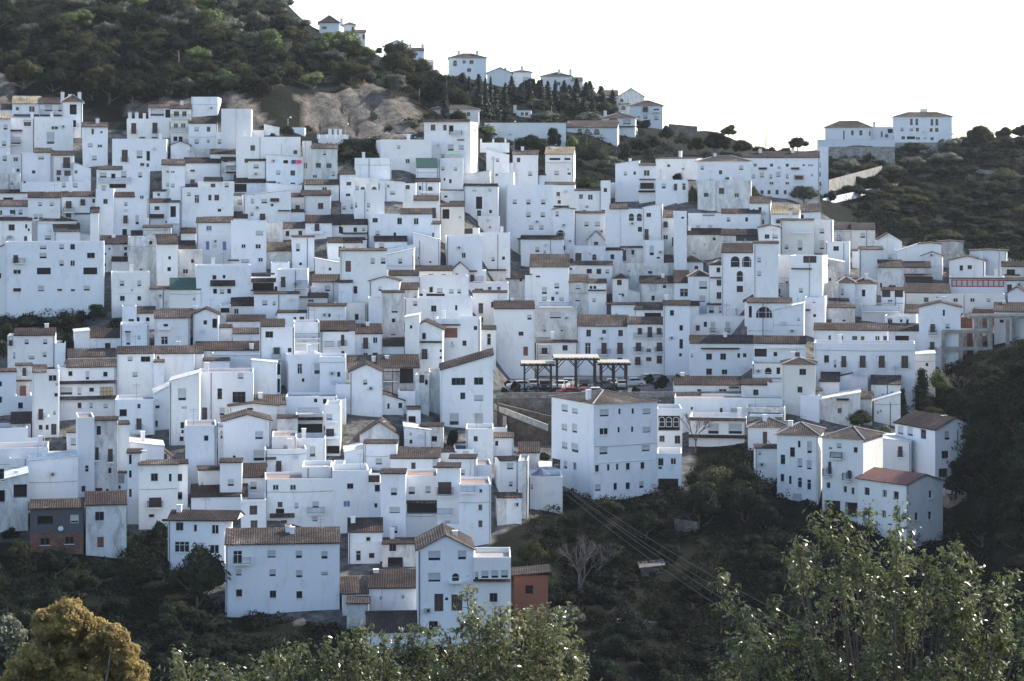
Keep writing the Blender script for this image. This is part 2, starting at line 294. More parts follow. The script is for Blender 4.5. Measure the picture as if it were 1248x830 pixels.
DATA = """
T 340 0 4.8
235 352 132 200 h42 D n=grey roofed villa highest on the ridge;w265,162,26,14 p290,128,120,8
378 445 145 195 h14 O c365;w432,168,14,24
425 505 192 262 t16 O;w495,215,14,30
628 752 262 345 e26 O c722 n=blank gable end villa on the ridge behind a round bush;
752 848 296 365 t14 O c768 c840;l825,340,20,14
850 905 358 400 f;p878,352,56,8
995 1212 338 455 h24 O R12 c1053 c1162 n=square two storey villa alone on the skyline ridge;a1030,370,22,34 w1083,363,20,20 w1126,363,24,20 w1112,410,24,20
T 580 30 4.8
65 212 282 340 e30 O c172 n=low gabled villa over the top of the fir trees;
208 325 278 350 h12 O c268;l290,320,30,30
380 560 302 390 h22 O c485 c552 n=ridge villa with a single dark window rising above the firs;w484,346,22,20 
560 625 330 400 t20 O;o590,360,30,40
T 624 100
662 775 98 235 t36 O n=arched balcony wing of the ridge villa group beside the firs;o722,133,66,40 a698,190,26,40 w745,190,24,30 
775 965 105 235 e60 O;a803,134,24,28 a815,188,34,32 p815,160,100,6
862 1100 172 320 h36 O;b975,200,36,40 b1055,210,36,30 l975,255,36,30 l1055,265,36,30 r1055,215,50,14
30 140 208 266 f c20 n=tiny white hut with two dark windows under the firs;w75,233,22,24 w107,233,22,24
-200 395 302 445 f V n=long high white yard wall between two round trees;
400 770 332 400 t48 O n=long low pink roofed villa with dark arches on the upper slope;a495,360,34,40 a553,360,40,34 a620,365,44,44 u560,335,300,3
655 900 262 385 h34 O c676;w740,287,60,40 l840,292,60,40 p810,325,200,8
770 915 336 385 f;w785,355,20,30 l850,360,50,30 
T 1000 90 5.03
28 312 328 412 h38 O n=wide low villa with a pale hip roof on the right hilltop;w143,375,9,54 w195,362,16,30 w247,362,18,32 a303,365,12,30 a318,365,12,30
310 450 325 412 f c330 n=terraced wing with a small dark arch between the two hilltop villas;o430,348,34,30 w375,370,12,34 w405,380,20,20
450 806 262 432 h26 O n=tall hotel like villa with a stair tower on the right hilltop;w557,295,16,40 w590,295,16,40 w683,297,16,40 w713,297,16,40 s502,280 l500,340,18,22 l558,342,22,18 w594,342,18,22 w678,344,18,22 w713,344,20,24 w507,392,22,20 o555,392,50,18 w598,396,26,16 l640,395,20,12 w684,398,20,18 s768,284
610 655 215 425 f;
-20 456 405 450 f V n=low white parapet wall below the hilltop villa;
50 456 450 520 f V M n=rough stone retaining wall under the white hilltop parapet;
456 720 424 475 f V M n=rough stone retaining wall under the tall hilltop villa;
50 300 580 640 k60 V M n=ochre retaining wall along the bend of the hill road;
T 600 90 5.53
-10 150 418 470 f V n=white parapet wall beside the tall tower house;
T 0 100
-60 95 200 300 t30 O
90 292 158 300 t52 Y;w127,195 w233,198,42,42 p193,243,180,16
292 462 160 300 t42 D;l355,190,55,50 l440,195,30,45 p378,240,170,16 r378,225,165,26
452 602 145 430 h52 R14 c455 c580 n=slim tower house with tall dark doorways under a small tile hat;o535,200,50,75 o515,303,80,50 r525,325,92,26
-60 75 268 665 t33 Y;l40,330 l30,450 l35,560
75 252 262 540 f;w200,300,52,44 p105,355,112,14 l105,430,90,62 r105,445,100,30
252 535 256 520 f;w400,335,50,24 l370,410,56,90 l540,412,24,30 p330,500,120,10
605 788 328 615 t30 O c715;w678,362,18,42 w742,367,16,16 l660,462,38,32 w730,468,35,24 l690,555,38,38
50 150 530 665 f;w115,565,34,34 w132,645,22,22
-60 148 668 830 f G;
150 380 515 740 t30x250,370 n=broad blank white house with two short tile roofs below the slim tower;l300,555,46,26 w246,657,24,24
380 540 535 740 t28;b487,590,50,80 w430,663,34,38 w493,667,46,40 w427,708,24,28
148 625 730 860 f;l467,755,30,36 l550,755,36,36 w180,733,16,10
540 665 590 800 k45;w553,657,30,26
820 1215 415 640 f R30 n=wide white house with a bright sunlit curved right side;b912,540,44,90 s905,592 l1020,530,44,60 o1083,540,26,70 w1040,603,30,22 w1080,608,20,26
930 1240 268 430 f c950 c1000;b978,340,36,80 b1133,337,38,80 p1040,405,40,8 p1130,405,40,8
1090 1380 190 300 t22 O;l1150,220,100,60 o1228,230,36,60
706 1092 640 860 t22x720,890 n=white house with a long glazed balcony under a dark tile strip;o828,685,30,40 l755,680,50,40 l905,675,40,50 r840,720,230,28 o860,760,120,30 l760,775,36,40 l1025,680
1185 1310 605 860 t35 O;w1230,655,30,14 l1230,750,30,30
1130 1215 795 880 t16;w1160,820,20,24
T 208 100
0 150 195 470 t25 O D n=four storey block with balconies on every floor on the village top row;w43,232,38,36 w100,232,32,36 r70,258,140,28 w38,318,32,34 w92,318,34,34 r70,350,140,26 o35,415,28,34 o73,420,28,44 r100,445,70,24
150 345 108 262 f R28 n=tall blank white cube with a sunlit edge, highest of the top row;
370 588 195 470 f R8 n=tall blank white wall house with a rounded sunlit corner;
132 335 302 490 t42 D;l190,345,34,34 w277,345,26,36 l190,435,34,38 l275,430,22,28 l358,435,32,38
335 450 365 490 f;l358,435,32,38
480 950 400 720 f R6 n=long blank white house with one dark window above a tile lean-to;w600,482,34,40 w555,575,30,30 w912,513,28,28
480 682 352 405 f;
682 795 310 395 k25;
860 980 332 380 f;
1090 1300 385 450 f c1165 c1205;
0 140 460 560 e25 L2;
140 290 488 555 f G;
290 478 525 620 t32 O;
-10 105 608 860 t40 O;w15,657,30,14 l15,757,30,30
105 372 592 720 t36 Y D;w160,648,34,14 w160,730,34,36
372 480 575 700 f;w400,578,34,18 r440,600,60,20
480 565 640 700 f;r480,640,150,26 p480,658,150,16
565 700 575 740 t30 D;l625,618,40,32
700 970 530 760 k20 R5 n=white house with a bright pink cloth hung over its terrace rail;l787,662,34,34 w893,665,34,38 w790,745,24,20 w893,745,34,20 o842,583,36,24 o900,582,30,24 l880,580,20
970 1030 430 720 f;w985,613,24,40
1030 1220 485 720 t30 O;l1125,520,28,34 w1080,610,38,36 w1157,612,38,34 w1055,690,34,24 l1190,670,30,40
980 1230 750 860 t34;w1125,780,36,24
460 765 735 800 t52 O D;o510,775,90,60 
200 465 725 860 t26x250,380;w310,758,34,30 l410,755,34,40
75 200 775 860 t22 D;l130,820,24,30
700 960 740 880 k15;
960 1170 820 900 t28 D;
T 416 100
640 1005 200 290 h30 O R6 n=tall square tower house with a hip roof at the foot of the cliff;w855,240,30,44 w930,235,24,30 
605 945 290 680 p f R58 n=lower front of the tall tower house with a balcony and a sunlit right wall;p770,282,350,20 w670,333,36,44 w757,333,28,42 o802,340,36,46 b802,350,36,80 r840,378,90,26 l800,480,46,50 p875,423,50,8 l877,478,40,36 l740,545 l975,345,20,34
290 660 420 640 f L40 n=white house with an outer slab and red roof patch where cars park behind;l420,475,28,28 w485,578,32,34 w312,590,20,40
548 710 628 800 f GR n=white house with a dark green sheet roof;
710 890 555 800 f GL n=white block with a pale green canopy on its roof beside the tower house;l742,632,26,30 l835,635,26,30 w755,712,14,20 w797,725,20,30 
100 365 555 690 s1 n=blank white house with a raised left block and a dark balcony on the right;b400,670,50,60
-10 100 675 860 f;w55,743,34,26 w50,825,34,20
90 270 700 860 f;a157,785,34,40 a240,785,38,40 l115,780
270 465 715 860 f k20;l375,810,40,30
465 545 740 860 f;w485,768,30,30
540 718 730 860 t24 D;w575,775,20,30 b650,790,30,50 r650,805,130,20
725 900 795 860 f;w762,824,24,12
885 1085 680 800 k-30;
905 1145 760 880 t14 D;w973,790,30,26 l1087,790,30,26
1060 1225 490 800 k45 L2;l1143,570,26,30 w1145,678,36,14 w1225,675,28,22
1225 1240 590 800 f;
T 624 100
5 190 530 810 t28 O n=narrow white tower with a tile lip left of the gap;w48,570,26,34 l133,670,32,36 l128,775,40,40 
-30 8 590 800 f;
243 450 528 820 t50 O Y R8 n=narrow white tower with an ochre roof and laundry balcony right of the gap;o313,568,80,26 o405,568,44,26 l327,665,34,34 w418,670,24,16 r350,578,180,14 
450 700 790 900 k5 G;o505,824,30,20 o570,824,36,20
195 245 680 800 f;
755 930 600 860 k-25 n=white house with stacked tiled balconies and a large sunlit roof on the upper right;
930 1050 610 860 t12 O;w985,665,44,44 p990,712,120,10 o988,760,100,46 r988,775,120,24 p988,800,130,14
1050 1350 560 700 t5 R90 O;w1145,612,24,20
1050 1280 715 880 f;l1110,760 b1215,768,60,50
680 760 735 830 f;
T 832 100
110 495 578 860 h38 O R3 n=square white villa with low hip roof beside the long white building;l143,627,26,34 l428,627,34,36 w277,660,24,30 l207,728,34,34 b335,760,46,80 p335,703,46,12 w172,818,30,20 w397,820,30,18
-40 40 720 860 f;w10,765,26,50
0 75 565 690 f;
440 1000 552 830 t42 D c565 c805 n=long white four storey building with chimneys below the pylon;w530,608,26,24 w650,608,22,22 w765,608,22,22 p585,632,60,16 p822,632,60,16 w885,608,16,14 w935,608,40,12 l705,625,26,20 l520,690,22,34 l645,690,22,34 l765,690,22,34 b850,700,60,30 l945,680,18,20 l580,680 l700,675 w650,740,30,22 w765,740,30,20 w580,805,22,28 w632,805,22,28 w690,805,22,34 w750,805,22,30
985 1065 475 800 f R10;l995,605 w1000,675,18,34 w1005,745,14,30
T 0 230
-60 205 32 110 t22 D;o180,75,30,30 o60,72,70,16
-60 230 128 235 t42 O;w8,175,14,34 w92,172,40,34 l150,172 r60,190,80,12
-60 232 232 440 t20 D n=white house with a big tilted satellite dish hanging beside a dark eave;w85,283,44,44 w192,275,10,30 w210,300,10,20 w187,365,22,34 z60,375
205 440 65 400 t38 D;l293,112,30,34 l377,112,30,34 l262,205 l300,205
440 700 58 330 t34 O;b502,118,42,56 b605,100,34,48 w688,88 r505,160,80,30 w500,200,40,40
275 560 235 420 h42 D;l350,358,44,36 
395 585 312 460 t56 O;
548 660 185 330 f;
660 722 175 420 t38 O;
585 722 330 400 k15;
35 760 388 925 f L5 n=very large white wall with many scattered windows on the left edge;b115,515,34,60 r150,530,60,36 l315,490,54,44 l450,425,36,38 w531,425,34,40 l450,545,34,44 w531,545,34,42 w665,488,56,40 o320,603,100,50 o660,602,100,52 w125,608,56,34 w125,740,56,26 l300,730,46,44 w436,740,34,14 w533,742,30,14 l635,728,46,40 l315,430,50,30
-60 40 450 925 k-40 t;
700 830 0 370 f;w771,93,32,36 l758,5,30,18
828 1085 60 345 t32x828,982 D;w1037,62,30,26 l920,112,26,32 b918,225,32,60 l1003,228,28,70 o912,320,34,50
722 830 240 345 f;l778,262 l800,300
730 935 405 600 t60 D;w918,437,22,24 w918,480,22,26 w768,477,12,16 w768,556,12,20 w800,440,10,10
935 1150 350 700 f G n=stained grey plastered house with drain pipes under a long dark roof;o1102,395,20,26 o1166,395,36,26 w1240,505,18,24 w1237,588,26,30
962 1145 345 420 t36 D;
1150 1300 405 780 t70 D;w1240,505,18,24 w1237,588,26,30
1085 1250 100 320 t24 D;w1148,142,36,28 p1145,200,104,30 w1225,243,30,12
1045 1250 285 420 t16;
1120 1205 20 95 t14;w1160,48,20,28
818 1003 530 620 t30 D;
818 1095 610 925 f;l892,692,34,42 l1019,695,30,50 w895,802,34,36 w1019,802,30,36 u955,715,278,6 u955,762,278,6
1095 1260 735 925 f G;
T 208 230
-10 65 100 330 t10;o18,168,40,80 r20,225,90,20 r20,245,90,20
70 460 -10 300 f;w192,75,34,60 w287,65,26,44 w337,65,34,42 w357,158,26,22 l133,40,30,30
70 190 125 290 f;
75 185 325 400 t36 D;
48 185 448 620 t66 D;
-10 232 450 760 f G n=weathered house with blue grey door and broken whitewash;w160,530,20,26 w108,605,40,36 o208,605,40,50 d104,700,34,66 r208,690,30,60 o0,690,14,70
-10 230 740 925 f GR;
188 445 248 540 t36 O n=white house with blue shutters and blue blind windows;X280,292,42,44 X270,415,28,66 X393,418,30,68 u335,308,220,10 u320,345,240,8
240 560 215 300 t45 D;
442 700 235 600 f n=plain white block with three small windows joined to the blue shuttered house;w533,420,32,30 w640,422,40,34 w658,520,34,30 p458,522,84,8 l545,530,60,30 l650,325,56,36
188 590 560 925 f L12;l357,540,26,26 w320,648,28,32 w391,643,20,24 p380,690,180,44 o325,750,28,36 l376,752,34,40 o428,750,28,34
455 545 50 200 f;l507,98,38,40
530 880 50 260 k-40 R3;l598,92,22,36 l685,92,44,34 w742,120,20,18 p760,82,64,26 l595,185,24,30 b672,212,40,60 p830,160,90,8
450 590 828 925 t36 D;
590 760 655 925 f n=white house with a deep dark red brown covered balcony;o690,710,180,60 p680,668,180,30 p680,622,160,12
590 780 745 925 f;l690,820 l830,805
695 885 455 560 t60 G;o820,420,90,40
700 820 250 460 f G;
820 1025 290 350 t42 O;w854,328,28,38 w948,326,28,38
890 1050 355 590 t10 O;l930,430,30,60 w950,550,20,20
735 870 540 740 f;l850,800
780 1000 590 925 f;r960,700,90,60 
880 975 60 170 f;w928,137,32,34
975 1170 50 195 t36x958,1165 D;
775 980 170 245 f;
985 1180 250 360 t54 D;b1070,285,34,60 w1125,375,30,20 r1070,320,90,20
1160 1260 265 330 t70 D;w1240,300,20,50
1150 1260 395 520 t36 D n=white house with a brick red door below twin dark roofs;Q1240,462,24,80
1060 1260 510 640 k40;w1165,588,18,20
1035 1260 682 830 t52 O;l1148,730,40,44
905 1145 795 925 t30 O;w1025,820,44,20
T 416 230
0 90 80 180 f;l15,140,40,30 l85,130
95 315 10 310 f;l198,120,24,34 l375,35,40,36 l100,120
450 720 85 330 t32x530,708 O;s530,105 l411,132,28,24
200 665 185 420 t38x435,660 O n=white house with a sunlit orange tile strip above two square windows;w247,230,38,34 w426,237,34,46 w547,238,36,50 l265,325,34,38 w391,335,18,30
660 722 260 560 f;w660,338,34,34 r695,465,50,30 w695,510,36,50
0 190 262 340 t72 D;w5,300,14,40 w102,300,26,34 l165,298,28,28 p95,325,190,10
0 165 395 470 t36 D;l112,440,36,50 Q12,463,24,80
245 480 385 470 t36 D;l295,420,38,44
-10 330 455 925 f;Q50,568,40,80 l229,528,34,46 l306,528,38,48 l112,440 w103,740,28,54 
-20 80 685 925 t56 O;
330 530 485 640 k-45;l430,530
525 720 325 600 k50 n=plain white wall with a slanted top and small balcony slot;w650,537,10,10
775 885 255 380 k-10;
885 1005 290 400 f;o930,310,60,40
770 1030 345 620 f L6 n=broad white house left of the rounded wall;w895,487,30,40
1000 1235 325 620 f n=broad white wall with a curved top corner;l1110,515,26,34 w1186,508,20,24 w1242,390,14,60
790 895 150 250 t56 O;w861,177,20,28
895 1145 -10 260 f;w973,8,30,26 l1087,8,30,26 o1007,103,46,90 w1007,180,30,44 w1091,167,20,24 
725 895 20 110 f;w764,52,28,30 p810,10,170,10
720 900 130 400 f;o765,185,50,70
1000 1155 200 340 f;
1145 1260 -120 330 f n=tall plain white wall between the tall house and the leaf fringed rooms;
530 810 600 700 t34 D;w655,632,36,18 w747,640,34,34
805 935 600 690 e60 L22 D n=small gable fronted cottage with sunlit gable edge;w845,630,20,20
860 1060 600 720 f;p948,602,90,12 b957,655,30,54 r1000,665,70,30
1060 1200 600 700 f;w1072,640,22,40 p1140,690,150,8
205 565 635 760 t36 D n=white house under a very long dark tile lean-to;
565 930 640 925 f;w657,738,26,40 l720,745,44,40 l805,750,36,36 l862,750,30,36 p660,782,190,30 p848,798,155,14
920 1220 690 925 f;w1006,752,64,46 w1085,745,30,56 w1152,745,30,56
205 425 675 925 e30 O;l283,732,26,34
425 560 738 925 t48 O;l540,780,22,40
330 525 440 500 k-30;
T 624 230
-45 300 -30 480 f;l20,95,34,38 l120,97,34,40 l228,97,34,40 l120,190,36,40 l225,190,36,40 l140,283,36,36 l215,283,36,36
300 455 150 500 e12 O n=white house front with a single half round dark window;a355,322,64,40 l330,185,24,40 w383,432,12,34
460 650 15 200 t10 n=small cube with two dark windows above the sheltered yards;w505,57,30,36 w573,62,36,40 w530,168,24,24
650 720 -60 210 f;w683,10,24,30 o733,85,50,50 o685,170,60,30
240 460 -30 170 f;w345,97,24,26 p360,130,110,14
45 290 368 480 t52 D;
65 375 370 560 f;l240,462,20,24
455 685 180 430 f;l545,258,34,38 l625,258,40,38
555 670 368 440 e60 D;w615,400,30,24
450 685 418 600 f;d485,498,46,56 a602,500,32,44
685 955 148 560 t34x720,845 O n=broad white house with twin arched windows and a dark doorway;a873,208,38,56 a931,208,38,56 w1000,192,34,30 w937,297,34,36 b984,335,30,80
955 1100 140 560 k-30;w1000,192,34,30 w937,297 b984,335,30,80
685 810 448 600 t44 D;w734,498,28,36
795 960 432 600 t20;b822,490,24,80 w883,465,20,34
960 1110 378 620 f;l1022,452,34,74 w1070,505,24,8
1065 1250 210 480 t52 O;b1123,262,30,46 b1208,262,30,46 u1166,298,120,26 w1123,355,34,34 o1210,388,80,64
1125 1260 538 640 t50 O;w1199,578,22,34
400 735 558 760 t26 n=white house with three square windows under one long dark eave;w565,603,38,34 w635,605,34,38 l697,605,30,34 w428,586,24,10
130 415 572 925 t92 O n=white house with a big brown tile roof sloping left;l237,745,40,54 l328,710,38,44 w190,642,30,12 l237,805,38,34 w298,805,22,30 l363,808,34,30
415 560 682 925 t52 O;l482,718,40,40 l480,810,40,30
555 690 690 925 t28 O;w578,722,20,22 w606,722,20,22 p620,742,130,10 l600,815,26,30
735 1145 545 740 f G;l855,600,30,20 w1010,612,30,20 u940,575,400,4
735 850 655 925 h34 D;w785,686,34,40 w800,778,44,26
-40 95 660 840 t40 G;w65,668,20,20 
95 140 628 925 f;
935 1260 690 925 t50 G D;w1115,716,24,22 w1032,800,24,36 w1200,800,24,30
850 940 745 925 k20;o918,710,26,60
T 832 230
-60 30 165 700 f;w0,212,20,12
40 570 180 420 t30x285,570 n=white terrace house with a framed roof opening under short brown tile strips;l335,225,28,34 w468,225,20,30 l113,280,34,30 l203,280,34,30 p195,165,110,8 l190,190,90,24
110 500 -60 170 f;w172,45,34,30 w396,48,34,34
490 640 105 320 t45 O;w566,146,22,22 w520,157,14,18 w588,243,12,34
645 850 185 370 t65 Y n=white house with a pale straw coloured tile roof;b710,240,50,30 o785,235,26,30
850 1010 175 260 k-10 O t58;o868,205,34,30
10 285 335 520 t42 D;w231,368,22,20 l85,465,34,30
285 545 340 500 t42 D;o470,362,160,40 l307,375,20,30
565 715 285 560 e18;w617,350,34,32 l676,350,44,32
715 960 232 500 t10;r870,320,150,10 l858,415,34,80 u840,348,240,6
955 1095 230 500 f;l1018,310,36,40 l1018,410,36,70 o985,480,70,14
1070 1260 298 420 t50 O;l1140,335,30,30 b1145,385,30,10
1045 1220 390 600 f;w1122,437,40,34
285 520 468 925 t66 D n=tall house with two big arched openings and one smaller arch below;A384,533,66,80 A468,533,68,80 a418,640,46,80 w418,733,46,46
520 700 400 925 f;l560,520,30,40 l560,620,30,40
200 335 558 925 h34 D;w261,594,28,36 w266,688,34,44 w266,782,34,50 p265,650,130,8
-20 150 535 620 h44 O;B10,578,36,30 w100,577,26,26
40 195 640 925 h44 D;l150,705,60,60 l145,805,44,50
-60 48 688 925 t90 D;w10,760,60,60
700 880 490 780 f;p680,697,110,10 w700,750,30,34
780 1020 490 925 k0 R42 n=white house with a tall sunlit right corner below a dark lattice;o930,517,96,50 l865,745 p870,585,150,6 
1020 1180 510 740 k30 G;w1078,664,18,22 w1145,664,12,22
1130 1260 690 925 h44 D;l1168,755,20,50
455 780 828 900 e95 D;o700,750,30,34
600 780 700 830 k10;w700,750,30,34
790 1000 760 925 f;w860,808,40,26 w865,745,16,20 p945,790,100,10
1000 1140 690 925 f;p1140,808,150,20
T 1040 230
-10 160 298 460 t45 O R5;l70,342,36,40
160 355 385 480 e60 O;
-10 40 455 560 t12;
45 315 445 700 t20x48,215;l268,497,34,34 l20,555 
320 480 460 560 k-60 R4;
480 640 405 640 e8 O n=white gable house on the right skyline with one ridge chimney;
620 805 390 560 e8 G n=cream gable wall on the right skyline;
500 650 490 640 e28;
175 370 575 780 t52x185,360 O;w203,706,14,34 w285,720,50,30
365 565 575 680 t40 D;
370 570 645 720 f;o480,670,200,50 r460,675,180,40
375 710 762 880 t66 O;w533,812,34,34 
700 960 525 700 e30 O;w790,580,28,42 w851,574,30,30 u775,612,100,24 
850 1120 455 640 e6 L3 n=large blank white gable wall on the right skyline;
710 1110 645 800 f n=white house with a long row of red framed glass windows;Z910,692,380,54 p905,655,400,8
375 1110 768 900 f;w533,812,34,34 w748,815,34,30 w872,815,34,30 l990,815,30,30 w612,790,12,16
1085 1260 570 700 t34 D;w1152,608,60,38 p1160,630,110,6
1110 1260 672 800 t20 D;w1142,725,34,50
-10 165 695 925 h46 D;w75,763,24,50 r25,800,50,20
205 370 745 925 f;o240,768,60,50 o333,768,60,50 w270,820,34,16
1130 1260 760 900 e40 D;
T 0 360
55 402 292 520 t50x105,400 D;b78,335,28,70 l195,340,34,40 l330,340,34,40 l230,455,46,30 l327,433,30,40 l104,440,12,50 w532,72
402 478 350 520 f;
545 655 270 480 k-10;
655 880 308 440 t62 D n=low white house with one dark window under a broad dark roof by the hedge;w788,373,40,50
500 850 450 560 t58 O;
430 850 525 860 t55x488,850 O n=house with two red tiled balcony ledges and a cane blind;w515,572,34,40 l640,585,28,66 w771,577,36,40 p640,634,410,22 p640,748,410,26 l580,700,30,60 w670,690,34,30 C780,705,100,76 l485,700,90,60 w582,805,28,40 l667,805,24,40 l773,810,34,36
115 235 515 740 t10;b178,560,26,60 p175,622,110,10 Q168,705,46,88 
235 430 560 860 t50x240,335 O;w385,605,60,46 w410,728,28,30 l415,650,20,20
-60 118 560 860 t22x-60,118 D n=pink tinted plaster house cut by the left edge with a dark eave;w5,648,14,36 w5,763,14,46
115 235 735 860 f;w150,805,34,44 w85,820,20,16
895 1000 80 250 f;w960,190,40,36
935 1130 130 230 t45 D;o1010,180,20,40 o1080,178,26,34
1130 1390 165 460 t55 O;w1212,230,34,42 w1203,330,50,60 r1200,240,90,24
880 1090 210 460 k0 ;l938,320,34,90 p935,265,40,10 l1018,308,20,30
855 1125 425 790 t50 O n=big blank sided white house below two sunlit tile roofs;l951,463,38,38 w1064,466,68,40 l987,578,40,40
1125 1200 490 780 f;
1080 1420 425 640 t52 O;w1157,460,16,30
840 1130 760 930 f;w946,740,18,44 w1016,810,22,34 l1160,695,24,30
1130 1260 720 930 k-60;w1150,815,34,20
T 208 360
-80 210 160 400 t60 O;w120,222,32,34 r80,245,180,22 o85,338,150,60
165 350 140 440 e40 D n=white gable house with a latticed side opening beside an ochre roof;w253,198,26,32 o322,205,34,70
300 450 238 400 f;w320,312,38,50
455 650 280 400 t38 O;
410 690 188 300 t42 D n=low house with a very dark level roof and no windows;
440 620 75 200 t60 D;w480,117,34,42
360 440 70 220 f;o395,110,70,36
610 940 -10 200 f;l688,55,40,40
925 1145 20 120 t28 O;w1026,54,44,42
780 1000 128 280 t16 D;w960,180,36,50 w908,168,20,20
1000 1280 80 300 k0;
185 650 402 520 t62 D;
650 905 228 640 t52x660,830 O n=white house with red flower boxes on its small balcony;w721,286,56,46 b775,405,46,50 r772,455,64,30 w870,400,28,32
905 1090 195 500 f;r1000,300,180,36 r1000,350,170,14
1060 1300 262 480 t72 D;b1160,332,50,90 w1160,428,44,44 b1250,332,40,90 w1250,428,40,44
-20 235 425 600 t50 O;
862 1110 430 720 k0 L56;w945,537,36,76 l1072,535,46,84 w969,620,20,26 
1090 1280 450 790 f;w1229,578,22,36 l990,628,100,8
200 605 560 860 f k;l512,590,44,44 w359,720,34,80 w500,745,94,80 l84,725,60,90
240 430 480 620 f;w262,565,60,44 
-10 210 630 860 k-60;l84,725,60,90 w253,680,26,24 l98,820,40,20
300 700 420 580 f;
590 775 475 760 k22 n=tall windowless white cube in the middle of the left quarter;
565 840 800 930 t70 O;
840 1215 740 930 f;w1060,768,24,30 w1127,775,28,36 l1172,775,26,36
775 805 500 720 f;w790,540,24,80 w790,660,24,100
1210 1280 760 930 f;
T 416 360
-60 185 60 260 f;w112,158,28,46
200 300 20 330 f;
300 460 -20 320 f;l390,100,50,60 w382,184,30,34 l380,280,40,30
460 960 20 300 f;l540,60 w840,90,16,36
960 1210 -20 250 f;w1020,95,34,76 w1109,68,28,42 w1022,180,30,40
300 460 370 460 t58 D;
-150 100 255 480 t66 D;b15,328,36,84 w15,428,34,50
100 298 280 470 t70 D;b178,350,38,84 w248,328,34,46 w177,434,36,30 w248,432,36,26
465 570 165 560 k-20;
490 740 250 560 e60 D L4;w604,298,32,50 p655,340,160,12 b608,430,44,76 w727,405,14,18 w727,455,14,18
690 1015 170 500 f n=pink tinted plaster house with a large latticed window;Q797,274,104,72 p780,215,180,6 
690 870 130 200 f;
1018 1130 250 470 t26 D;w1080,322,30,84 l1080,418,32,60
1150 1260 180 560 f;l1195,273,28,44 w1235,427,40,40 w1183,395,16,24 w1243,502,20,40 u1200,350,100,4
5 420 530 640 t90 O;
270 570 530 720 t95 D G;o478,590,100,110
62 300 560 860 e55 D R6 n=white house with a bell shaped gable under a long shadowed roof;
-40 70 650 860 f;
300 420 560 720 G;b345,620,30,80 r360,600,110,60
415 540 700 860 f;w458,686,28,28 
540 640 580 860 f G;o588,610,36,60 o622,620,20,70 o640,750,20,100
640 745 560 860 f G;
725 1110 545 960 k-110 L3 t45 O n=white house with green framed windows and a slanted tile rim;E856,630,100,54 E1004,627,68,54 E888,735,36,50 l1004,750,70,46
100 455 770 860 e58 D;w345,810,16,40 w432,805,30,40
T 624 360
-130 165 98 600 t56 D n=plain house with a brown blind doorway beside the parking terrace;l128,160,34,40 w66,280,36,30 Q100,408,34,66 u20,350,280,4
165 475 90 345 k0;l318,145,84,52 r320,70,240,34 l238,245,24,40 l365,245,24,40 r225,300,110,6
180 480 345 600 t16;w238,405,44,44 w388,384,38,40 p238,430,76,10 r238,400,80,70 
480 845 225 600 t80 O n=long three storey house with a tall brown roof facing the pergolas;w560,276,34,50 w674,266,28,30 w794,276,34,46 w555,388,42,84 b673,388,40,84 b790,388,42,84 r673,412,90,44 p673,468,40,10 o788,466,36,20
845 1150 210 600 t50 O n=white house with two long dark balconies facing the parking terrace;b935,262,30,50 b1008,270,34,80 b1076,262,34,50 r1006,295,230,36 b925,380,40,70 b1078,380,40,70 w1000,402,34,24 w1000,466,40,30 b920,480,40,60 w1078,470,40,60 r925,400,70,30 r1078,400,70,30
960 1180 178 330 f;w965,145,10,10
895 1105 104 300 t50 O;o1030,145,120,34
1105 1300 72 600 t34 D;w1170,128,30,40 w1237,238,26,40 w1237,355,26,70 w1232,435,20,24
690 900 70 300 f;o708,105,34,70
T 832 360
-20 120 75 300 t30 D;l15,122,36,34
-60 520 150 420 f n=long white house with four shuttered doorways across the middle;w110,238,30,40 w166,212,24,38 l222,235,36,84 l330,235,36,84 r330,262,44,30 r222,262,44,30 o465,235,60,80 u200,150,500,4 w0,238,14,30
180 440 72 160 t8;l355,115,50,50 o425,105,34,66 l280,105,30,50 l210,100,40,60
475 800 55 400 t34 O n=white house with a wide arched glazed window;A595,123,118,84 l465,105,14,40 w495,120,22,84 w682,215,38,50 
665 885 110 400 k-50;
890 1040 14 300 f;w960,44,18,22 w965,148,20,22 p917,107,34,12 
1040 1260 90 260 f;w1070,190,38,30 l1180,170,30,50
1075 1215 42 130 t20 D;w1112,66,60,30 
55 520 350 660 t55 D n=white house with a long dark roof and two rows of dark windows;w193,448,42,46 w296,448,42,46 w410,440,20,34 w454,438,26,30 w193,558,42,46 w306,560,40,36 p275,388,280,10 o503,565,14,60 l65,440,20,30 o28,550,16,50
520 900 352 520 t52 D;w678,430,32,36 w837,433,38,34 w917,433,30,34 r760,375,260,22 o570,420,90,60
510 725 500 640 f;a626,565,50,76 w700,552,28,50 r620,588,210,24
725 970 505 860 h50 D;w878,560,48,46 w858,690,36,44
-60 430 655 860 t60 D;w121,707,30,42 w293,710,58,52 p375,672,74,12
430 640 655 770 t40 D;w535,710,38,42 
620 740 640 770 f;r680,735,110,20
-60 745 750 930 f;w930,820,1,1 
960 1500 255 600 t48 O n=long white house with a full width terrace under a broken pink tile roof;w1075,318,18,50 w1155,320,36,50 w1258,322,36,50 w1316,322,30,50 w1424,318,34,44 w1480,318,28,44 o1605,320,100,50 r1240,345,420,6
960 1700 350 760 f n=long white house wall with tall balcony doorways near the cypress;w1052,465,36,54 b1178,485,36,84 b1316,485,44,90 b1456,485,44,90 b1624,487,50,92 l1115,500,20,60
1000 1240 630 760 k-60 t;
1010 1145 630 800 t66 O;w1145,635,12,14
880 1020 700 860 f G;
860 1000 730 900 f;
980 1300 770 930 k-60 G;p1170,760,90,14
T 1040 360
390 480 130 220 f;w447,188,20,44
